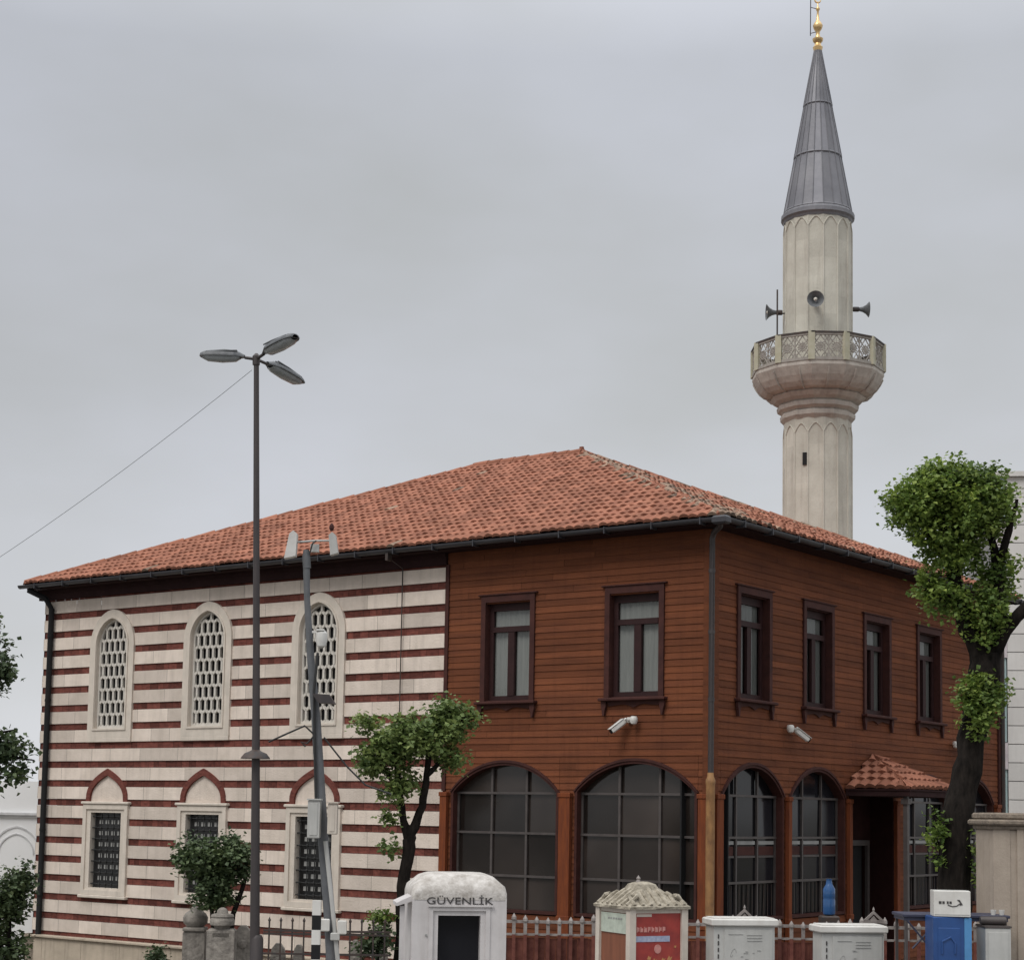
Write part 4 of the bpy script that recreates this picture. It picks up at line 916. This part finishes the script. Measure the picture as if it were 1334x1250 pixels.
for i in range(n): x = -h_+2*h_*(i+.5)/n; zt_ = at(400, 1200, fy).z; mb.box(x-.011, x+.011, -.011, .011, .0, zt_); mb.lathe([(.018, zt_), (.02, zt_+.02), (.002, zt_+.06)], 6, (x, 0))
mb.build('uprights', 'iron', o)

# ------------------------------------------------------------------ silver picket fence
fy = 25.; S = F/fy
def px2x(px, py=1195, Y=fy): return at(px, py, Y).x
for (ca_, cb_, lab) in ((640, 803, 'silver picket fence panel between the security booth and the red kiosk'), (803, 970, 'silver picket fence panel between the red kiosk and the left cabinet'), (970, 1138, 'silver picket fence panel between the two white cabinets'), (1138, 1300, 'silver picket fence panel behind the blue stall at the right')):
    mr_ = MB(); xa, xb = px2x(ca_), px2x(cb_); o = tag(empty('picket_fence', (xa, fy, 0)), lab, 'fence', 'silver picket fence panels')
    Lp = xb-xa; n = 11; mb = MB()
    ztop = lambda t: 1.60-.115*(1-abs(2*t-1)**1.6)
    for i in range(1, n):
        x = Lp*i/n; z = ztop(i/n); mb.box(x-.024, x+.024, -.012, .012, 1.25, z-.10, rnd=random.random()); mr_.box(x-.024, x+.024, -.012, .012, .06, 1.249); mb.lathe([(.018, z-.11), (.036, z-.085), (.032, z-.05), (.004, z)], 6, (x, 0))
    mb.build('pickets', 'picket', o); mr_.build('lower_pickets', 'rust', o)
    if ca_ < 1100:
        mb = MB(); x = .0
        while x < Lp: x2 = min(Lp, x+.15); mb.box(x+.003, x2-.003, .05, .07, .05, 1.20+random.uniform(-.01, .01)); x = x2
        mb.build('boarding', 'rust', o)
    mb = MB(); mb.box(.04, Lp-.04, .014, .045, 1.405, 1.445).box(.04, Lp-.04, .014, .045, 1.235, 1.265).box(.04, Lp-.04, .014, .045, .2, .24); mb.build('rails', 'picket', o)
    mb = MB(); mb.box(-.045, .045, -.045, .045, 0, 1.52); mb.box(-.15, .15, -.03, .03, 1.485, 1.515); mb.ring([(-.145, 1.52), (0, 1.655), (.145, 1.52)], [(-.085, 1.53), (0, 1.61), (.085, 1.53)], -.02, .02).prism([(-.05, 1.53), (0, 1.59), (.05, 1.53)], -.012, .012); mb.lathe([(.012, 1.65), (.018, 1.67), (.002, 1.71)], 6)
    mb.build('crested_post', 'picket', o)

# ------------------------------------------------------------------ security booth
bY = 19.; bx = (at(532, 1200, bY).x+at(660, 1200, bY).x)/2
booth = tag(empty('security_booth', (bx-.05, bY+.52, 0), R(8)), 'white rounded security booth with dark lettering above its dark opening', 'booth')
hw, dp_ = .50, .50; zT = at(590, 1138, bY).z
def frust(mb, lv):
    pts = []; 
    for (h, d, z, ox) in lv: pts += [(-h+ox, -d, z), (h+ox, -d, z), (h+ox, d, z), (-h+ox, d, z)]
    fs = [(0, 1, 2, 3), tuple(range(len(pts)-4, len(pts)))]
    for l in range(len(lv)-1):
        for k in range(4): fs.append((l*4+k, l*4+(k+1) % 4, l*4+4+(k+1) % 4, l*4+4+k))
    mb.mesh(pts, fs, .5)
def rr_out(h, d, r, n=5):
    L_ = []
    for (cx_, cy_, a0) in ((h-r, d-r, 0), (-h+r, d-r, 90), (-h+r, -d+r, 180), (h-r, -d+r, 270)):
        for k in range(n+1): a = R(a0+90*k/n); L_.append((cx_+r*math.cos(a), cy_+r*math.sin(a)))
    return L_
def loft(mb, levels, rnd=.5):
    n = len(levels[0][0]); i = len(mb.v)
    for out, z in levels: mb.v += [mb.T(x, y, z) for x, y in out]
    for l in range(len(levels)-1):
        for k in range(n): mb.f.append((i+l*n+k, i+l*n+(k+1) % n, i+(l+1)*n+(k+1) % n, i+(l+1)*n+k)); mb.r.append(rnd); mb.m.append(0)
    for b_ in (0, (len(levels)-1)*n): mb.f.append(tuple(i+b_+k for k in range(n))); mb.r.append(rnd); mb.m.append(0)
ow, oz = .225, at(590, 1192, bY).z    # opening half width, top
ox = .0
mb = MB()
# shell: front built around the opening
mb.box(-hw, ox-ow-.10, -dp_, -dp_+.06, 0, 2.0, rnd=.5).box(ox+ow+.10, hw, -dp_, -dp_+.06, 0, 2.0, rnd=.5).box(ox-ow-.10, ox+ow+.10, -dp_, -dp_+.06, oz+.09, 2.0, rnd=.5)
mb.box(-hw, -hw+.05, -dp_+.06, dp_, 0, 2.0, rnd=.5).box(hw-.05, hw, -dp_+.06, dp_, 0, 2.0, rnd=.5).box(-hw+.05, hw-.05, dp_-.05, dp_, 0, 2.0, rnd=.5)
mb.build('cabin', 'booth', booth)
mb = MB(); loft(mb, [(rr_out(hw+.004, dp_+.004, .03), 1.99), (rr_out(hw+.006, dp_+.006, .05), 2.06), (rr_out(hw-.01, dp_-.01, .08), 2.13), (rr_out(hw-.07, dp_-.07, .12), zT-.075), (rr_out(hw-.12, dp_-.10, .14), zT-.03), (rr_out(hw-.20, dp_-.16, .16), zT)])
mb.build('domed_roof', 'boothtop', booth, smooth=True)
rct = lambda h, t: [(ox-h, -.02), (ox-h, t), (ox+h, t), (ox+h, -.02)]
mb = MB(); mb.ring(rct(ow+.10, oz+.09), rct(ow+.055, oz+.05), -dp_-.012, -dp_+.06, rnd=.5).ring(rct(ow+.055, oz+.05), rct(ow, oz), -dp_+.01, -dp_+.14, rnd=.5)
mb.box(ox-ow-.11, ox+ow+.13, -dp_-.03, -dp_, oz+.092, oz+.112)
mb.build('door_frame', 'booth', booth)
MB().box(ox-ow, ox+ow, -dp_+.14, -dp_+.16, 0.02, oz+.01).build('dark_doorway', 'vglass', booth)
text_mesh('lettering', 'GÜVENLİK', .105, 'ink', booth, (.0, -dp_-.006, at(590, 1176, bY).z-.01), sx=1.38)
mb = MB(); mb.mesh([(-hw-.16, -.45, 1.92), (-hw-.16, .1, 1.92), (-hw-.16, .1, 1.955), (-hw-.16, -.45, 1.955), (-hw, -.45, 1.97), (-hw, .1, 1.97), (-hw, .1, 2.03), (-hw, -.45, 2.03)], [(0, 1, 2, 3), (4, 5, 6, 7), (0, 1, 5, 4), (3, 2, 6, 7), (0, 3, 7, 4), (1, 2, 6, 5)]); mb.box(-hw-.12, -hw-.07, -.40, -.36, 0, 1.92); mb.build('side_shelf', 'booth', booth)
mb = MB(); mb.lathe([(.012, 0), (.012, .012)], 8); o = mb.build('rivet', 'faint', booth, loc=(-.35, -dp_, at(552, 1217, bY).z)); o.rotation_euler = (R(90), 0, 0)

# ------------------------------------------------------------------ red kiosk
kY = 22.; kx = at(838, 1200, kY).x; kw = .37
kiosk = tag(empty('kiosk', (kx, kY+.3, 0), R(27)), 'small cream kiosk with a red poster and a mossy pointed roof', 'kiosk')
kz = at(838, 1183, kY).z; ka = at(832, 1153, kY).z
mb = MB()
for (x, y) in ((-kw, -kw), (kw, -kw), (kw, kw), (-kw, kw)): mb.box(x-.045, x+.045, y-.045, y+.045, 0, kz)
mb.box(-kw, kw, -kw-.02, -kw+.02, kz-.05, kz).box(-kw-.02, -kw+.02, -kw, kw, kz-.05, kz)
mb.build('frame', 'cream', kiosk)
mb = MB(); pts = []; 
lv = [(kw+.07, kz), (kw+.07, kz+.03), (kw+.02, kz+.07), (kw*.72, kz+.15), (kw*.45, kz+.22), (.13, ka+.01), (.06, ka+.04)]
rs = random.Random(4); i = 0
outs = []
for h, z in lv:
    o_ = rr_out(h, h, .02, 2); ring_ = []
    for k in range(len(o_)):
        a, b2 = o_[k], o_[(k+1) % len(o_)]; m_ = 5 if k % 3 == 2 else 1
        for t in range(m_): ring_.append((a[0]+(b2[0]-a[0])*t/m_+rs.uniform(-.008, .008), a[1]+(b2[1]-a[1])*t/m_+rs.uniform(-.008, .008)))
    outs.append((ring_, z))
loft(mb, outs)
krf = mb.build('roof', 'moss', kiosk)
mb = MB(); mb.lathe([(.03, ka), (.035, ka+.03), (.02, ka+.06), (.028, ka+.08), (.0, ka+.12)], 8, (-.05, 0)); mb.build('finial', 'picket', krf)
mb = MB()      # raised tile rows on the roof
for s in range(4):
    an = s*math.pi/2; c_, s2 = math.cos(an), math.sin(an); mb.T = lambda a, d, z, c_=c_, s2=s2: (a*c_-d*s2, a*s2+d*c_, z)
    for i in range(7):
        x = -kw+.02+i*(2*kw-.04)/6; f = max(0.02, 1-abs(x)/kw)
        mb.tube([(x, -(kw+.05), kz+.045), (x, -(kw*.75), kz+.155), (x*.9, -(kw*.75)*(1-f*.55), kz+.155+f*.09)], .026, 6)
mb.build('cover_tiles', 'moss', krf)
pan = MB().box(-kw+.045, kw-.045, -kw-.012, -kw+.01, .2, kz-.05).build('poster', 'red', kiosk)
mb = MB(); d0, d1 = -kw-.018, -kw-.0125; rs = random.Random(9)
zz = lambda y: at(850, y, kY).z
def strokes(x0, x1, z0, z1, n, mi):       # a line of worn, unreadable print
    for k in range(n):
        a = x0+(x1-x0)*k/n; b2 = a+(x1-x0)/n*.72; mb.box(a, a+(b2-a)*.36, d0, d1, z0, z1, mi=mi); 
        mb.box(a+(b2-a)*.36, b2, d0, d1, z0+(z1-z0)*rs.uniform(0, .35), z1-(z1-z0)*rs.uniform(0, .3), mi=mi)
strokes(-kw+.07, .12, zz(1213), zz(1206), 8, 0)
mb.box(-kw+.06, .17, d0, d1, zz(1225.5), zz(1218), mi=1)
mb.box(-kw+.07, -.09, d0, d1, zz(1193), zz(1189.5), mi=3)
pr = MB()
mb.prism([(.0+.05*math.cos(t), zz(1235)+.055*math.sin(t)) for t in [2*math.pi*i/14 for i in range(14)]], d0, d1, mi=0)
for (a, z_, s) in ((-.12, zz(1246), .03), (-.04, zz(1250), .035), (.08, zz(1249), .03), (.17, zz(1247), .035), (.25, zz(1232), .018)): mb.prism([(a-s, z_-s*.6), (a-s*.2, z_+s*.8), (a+s*.4, z_), (a+s, z_+s*.5), (a+s*.5, z_-s)], d0, d1, mi=2)
mb.build('print', ['pink', 'blueprint', 'ochre', 'cream'], pan)
MB(lambda a, d, z: (d, a, z)).box(-kw+.045, kw-.045, -kw-.01, -kw+.01, .2, kz-.05).build('side_panel', 'brownwood', kiosk)
lab = MB(lambda a, d, z: (d, a, z)).box(-kw+.05, kw-.06, -kw-.025, -kw-.012, kz-.30, kz-.06).build('notice', 'mint', kiosk)
mb = MB(lambda a, d, z: (d, a, z))
for i in range(6): mb.box(-.2+i*.06, -.2+i*.06+.035, -kw-.03, -kw-.0255, kz-.135, kz-.115)
mb.build('notice_print', 'faint', lab)

# ------------------------------------------------------------------ white cabinets
def cabinet(x0, x1, yt, Y, rz, label, seed):
    rs = random.Random(seed); a, b = at(x0, yt, Y), at(x1, yt, Y); h = (b.x-a.x)/2; zt = (a.z+b.z)/2; cx = (a.x+b.x)/2; dp = .2
    o = tag(empty('utility_cabinet', (cx, Y+dp, 0), R(rz)), label, 'cabinet', 'white utility cabinets')
    bh = h*.91
    MB().box(-bh, bh, -dp+.02, dp-.02, .1, zt-.1, ch=.012).box(-bh+.02, bh-.02, -dp+.05, dp-.05, 0, .1).build('body', 'cab', o)
    MB().box(-h, h, -dp-.02, dp+.02, zt-.10, zt-.012, ch=.015).box(-h+.04, h-.04, -dp+.02, dp-.02, zt-.012, zt, ch=.004).build('lid', 'white', o)
    dr = MB().box(-bh+.13, bh-.03, -dp+.008, -dp+.021, .16, zt-.14, ch=.004).build('door', 'cab', o)
    mb = MB()
    for k in range(3): mb.box(.03, .22, -dp+.002, -dp+.009, zt-.21-k*.035, zt-.204-k*.035)
    mb.box(-.20, -.02, -dp+.002, -dp+.009, zt-.20, zt-.196)
    for k in range(6): a = rs.uniform(-.05, .2); z = zt-rs.uniform(.3, .5); mb.box(a, a+rs.uniform(.02, .06), -dp+.002, -dp+.009, z, z+.006)
    mb.tube([(-.14+.035*math.cos(t), -dp+.006, zt-.42+.05*math.sin(t*1.3)) for t in [i*.5 for i in range(10)]], .003, 4)
    mb.build('scratched_print', 'faint', dr)
    MB().box(bh-.10, bh-.08, -dp-.012, -dp+.01, zt-.75, zt-.62).build('handle', 'iron', dr)
    mb = MB()
    for k in range(4): mb.box(-bh+.05, -bh+.065, -dp+.012, -dp+.019, zt-.25-k*.08, zt-.2-k*.08)
    mb.build('side_marks', 'ink', o)
cabinet(922, 1012, 1195, 22., 9, 'left white utility cabinet beside the yellow corner pipe', 3)
cabinet(1063, 1155, 1204, 22., 8, 'right white utility cabinet in front of the dark entrance', 4)

# ------------------------------------------------------------------ blue stall, white box, bottle, cooler
sY = 21.2; p0, p1 = at(1176, 1190, sY), at(1316, 1192, sY)
st = tag(empty('stall_table', ((p0.x+p1.x)/2, sY+.3, 0)), 'dark navy topped table standing under the street tree', 'table'); h = (p1.x-p0.x)/2; tz = (p0.z+p1.z)/2
MB().box(-h, h, -.30, .30, tz-.035, tz, ch=.006).box(-h+.02, h-.02, -.28, .28, tz-.075, tz-.036).build('table_top', 'navy', st)
for x in (-h+.05, h-.05):
    for y in (-.26, .26): MB().box(x-.016, x+.016, y-.016, y+.016, 0, tz-.075).build('leg', 'grey_bar', st)
MB().tube([(-h+.06, -.28, tz-.08), (-h+.42, -.28, tz-.5)], .012, 6).tube([(-h+.42, -.27, tz-.08), (-h+.12, -.27, tz-.4)], .012, 6).build('brace', 'navy', st)
a, b = at(1217, 1195, sY-.5), at(1267, 1195, sY-.5)
o = tag(empty('blue_bin', ((a.x+b.x)/2, sY-.25, 0), R(0)), 'tall blue plastic bin with a lighter blue edge under the white box', 'bin'); h = (b.x-a.x)/2; bz = at(1240, 1194, sY-.5).z
mb = MB(); mb.box(-h, h*.62, -.2, .2, 0, bz, ch=.012); mb.box(-h*.75, h*.4, -.206, -.19, .1, bz-.12, ch=.01); mb.tube([(-.12, -.21, bz-.42), (-.12, -.21, bz-.28), (-.02, -.21, bz-.23), (.03, -.21, bz-.3), (.03, -.21, bz-.42)], .012, 6); mb.build('bin_body', 'bluepl', o)
MB().box(h*.62+.001, h, -.205, .19, 0, bz-.005, ch=.012).build('edge_panel', 'lblue', o)
a, b = at(1220, 1190, sY-.5), at(1267, 1190, sY-.5); wz0, wz1 = bz+.002, at(1240, 1160, sY-.5).z
wb = tag(empty('white_box', ((a.x+b.x)/2, sY-.30, wz0), R(-6)), 'white cardboard box with dark print on top of the blue bin', 'box'); h = (b.x-a.x)/2
MB().box(-h, h, -.16, .16, 0, wz1-wz0, ch=.006).build('carton', 'white', wb)
mb = MB(); mb.box(-h-.002, h+.002, -.02, .02, wz1-wz0-.001, wz1-wz0+.003).box(-h+.01, h-.01, -.163, -.159, .02, .026); mb.build('tape', 'faint', wb)
mb = MB(); hh = wz1-wz0   # dark handwriting-like print with a swoosh
for (x, w_) in ((-.15, .03), (-.11, .025), (-.06, .02), (-.03, .025)): mb.box(x, x+w_, -.166, -.161, hh*.50, hh*.50+.028)
mb.tube([(-.05, -.163, hh*.46), (0, -.163, hh*.40), (.05, -.163, hh*.42), (.09, -.163, hh*.52)], .006, 5).prism([(.055, hh*.66), (.085, hh*.66), (.12, hh*.47), (.085, hh*.44), (.09, hh*.54)], -.166, -.161)
mb.build('carton_print', 'ink', wb)
a, b = at(1284, 1230, sY-.3), at(1317, 1230, sY-.3)
o = tag(empty('grey_crate', ((a.x+b.x)/2, sY-.1, 0)), 'grey green metal crate under the right end of the stall table', 'crate'); h = (b.x-a.x)/2; cz = at(1300, 1208, sY-.3).z
MB().box(-h, h, -.2, .2, 0, cz, ch=.01).box(-h+.03, h-.03, -.208, -.2, .1, cz-.05, ch=.003).build('crate_body', 'cab', o); MB().box(-h-.01, h+.01, -.21, .21, cz, cz+.02).build('crate_lid', 'grey_bar', o)
q = at(1299, 1202, sY-.3); mb = MB(lambda x, y, z: (z, x, y)); mb.lathe([(.045, -.15), (.05, -.13), (.05, .13), (.045, .15)], 14); o = mb.build('rolled_mat', 'grey_bar', smooth=True); o.location = (q.x, sY-.12, cz+.072); tag(o, 'short grey roll lying on the crate under the stall table', 'roll')
for dx, lb in ((1297, 'left small white cup on the right end of the stall table'), (1308, 'right small white cup on the end of the stall table')):
    q = at(dx, 1188, sY); o = MB().lathe([(.025, 0), (.035, .06), (.032, .06), (.023, .01)], 12).build('cup', 'white'); o.location = (q.x, sY+.1, tz+.001); tag(o, lb, 'cup')
wY = 25.9; q = at(1080, 1190, wY); o = tag(empty('water_cooler', (q.x, wY, 0)), 'water cooler stand carrying a blue bottle behind the picket fence', 'water cooler'); z0 = q.z
MB().box(-.13, .13, -.13, .13, 0, z0-.02, ch=.02).build('stand', 'iron', o); MB().lathe([(.05, z0-.02), (.085, z0), (.09, z0+.02), (.09, z0+.2), (.083, z0+.22), (.09, z0+.24), (.088, z0+.36), (.05, z0+.42), (.04, z0+.48), (.045, z0+.5)], 16).build('bottle', 'aqua', o, smooth=True)

# ------------------------------------------------------------------ beige gate pillar, right
gY = 21.6; a = at(1294, 1100, gY); w_ = 1.3; zc = at(1300, 1080, gY).z; zt_ = at(1300, 1058, gY).z
o = tag(empty('gate_pillar', (a.x+w_/2, gY+.4, 0)), 'wide beige stone pillar with a dark cap at the right edge of the view', 'pillar')
MB().box(-w_/2, w_/2, -.4, .4, 0, zc, ch=.01).box(-w_/2+.28, -w_/2+.36, -.425, -.4, 0, zc).box(-w_/2+.0, -w_/2+.2, -.41, -.40, 0, zc).build('pillar_shaft', 'beige', o)
mb = MB(); mb.box(-w_/2-.03, w_/2+.03, -.44, .44, zc, zc+.05, ch=.01).box(-w_/2-.08, w_/2+.08, -.49, .49, zc+.05, zc+.12, ch=.02).box(-w_/2-.04, w_/2+.04, -.44, .44, zc+.12, zt_, ch=.02); mb.build('cap', 'capst', o)

# ------------------------------------------------------------------ buildings behind
bY_ = 50.; x0 = at(1296, 1000, bY_).x; zt_ = at(1320, 622, bY_).z
o = tag(empty('apartment_building', (x0, bY_, -1.1), R(-10)), 'tall white clad building behind the tree at the right edge', 'building'); H_ = zt_+1.1
mb = MB(); z = 0; k = 0
while z < H_:
    z1 = min(z+.515, H_); x = .36
    while x < 9: mb.box(x+.006, min(x+.9, 9)-.006, -.04, .3, z+.012, z1-.012); x += .9
    z = z1; k += 1
mb.build('cladding', 'bwhite', o); MB().box(.36, 9, .0, 9, 0, H_).box(-.02, .02, 0, 9, 0, H_).box(.02, .36, .18, 9, 0, H_).build('wall_core', 'joint', o)
mb = MB(); z = 0; k = 0
while z < H_-.1:
    mb.box(.02, .34, .02, .1, z, min(z+2.35, H_-.02), mi=0)
    if z+2.4 < H_: mb.box(.02, .36, -.03, .1, z+2.36, min(z+3.1, H_-.01), mi=1)
    z += 3.12
mb.build('window_strip', ['teal', 'spandrel'], o)
MB().box(-.1, 9.1, -.15, .3, H_, H_+.14).box(3, 5, 1, 3, H_+.1, H_+1.2).build('parapet', 'bwhite', o)
bY_ = 45.; x1 = at(60, 1100, bY_).x; x0 = x1-9; ztc = at(10, 1022, bY_).z+1.1
o = tag(empty('background_building', (x1, bY_, -1.1)), 'pale plastered building with faint relief beyond the left end of the mosque', 'building')
mb = MB(); top = [(-9, ztc+.1), (0, ztc+.1)]
mb.prism([(-9, -.5), *top, (0, -.5)], 0, 8); mb.build('wall', 'bgwhite', o)
mz_ = at(20, 1060, bY_).z+1.1
MB().box(-9, .02, -.09, 0, mz_-.03, mz_+.05, ch=.01).box(-9, .02, -.05, 0, mz_-.08, mz_-.03).build('string_course', 'bggrey', o)
mb = MB()
for cx_ in (-.75, -2.35, -3.95):
    for h_, w_ in ((.62, .04), (.46, .03)): mb.ring(arc_pt(cx_, h_, mz_-1.0, h_*1.15, 8), arc_pt(cx_, h_-w_, mz_-1.0, h_*1.15-w_, 8), -.02, 0, closed=False)
mb.build('relief', 'bggrey', o)
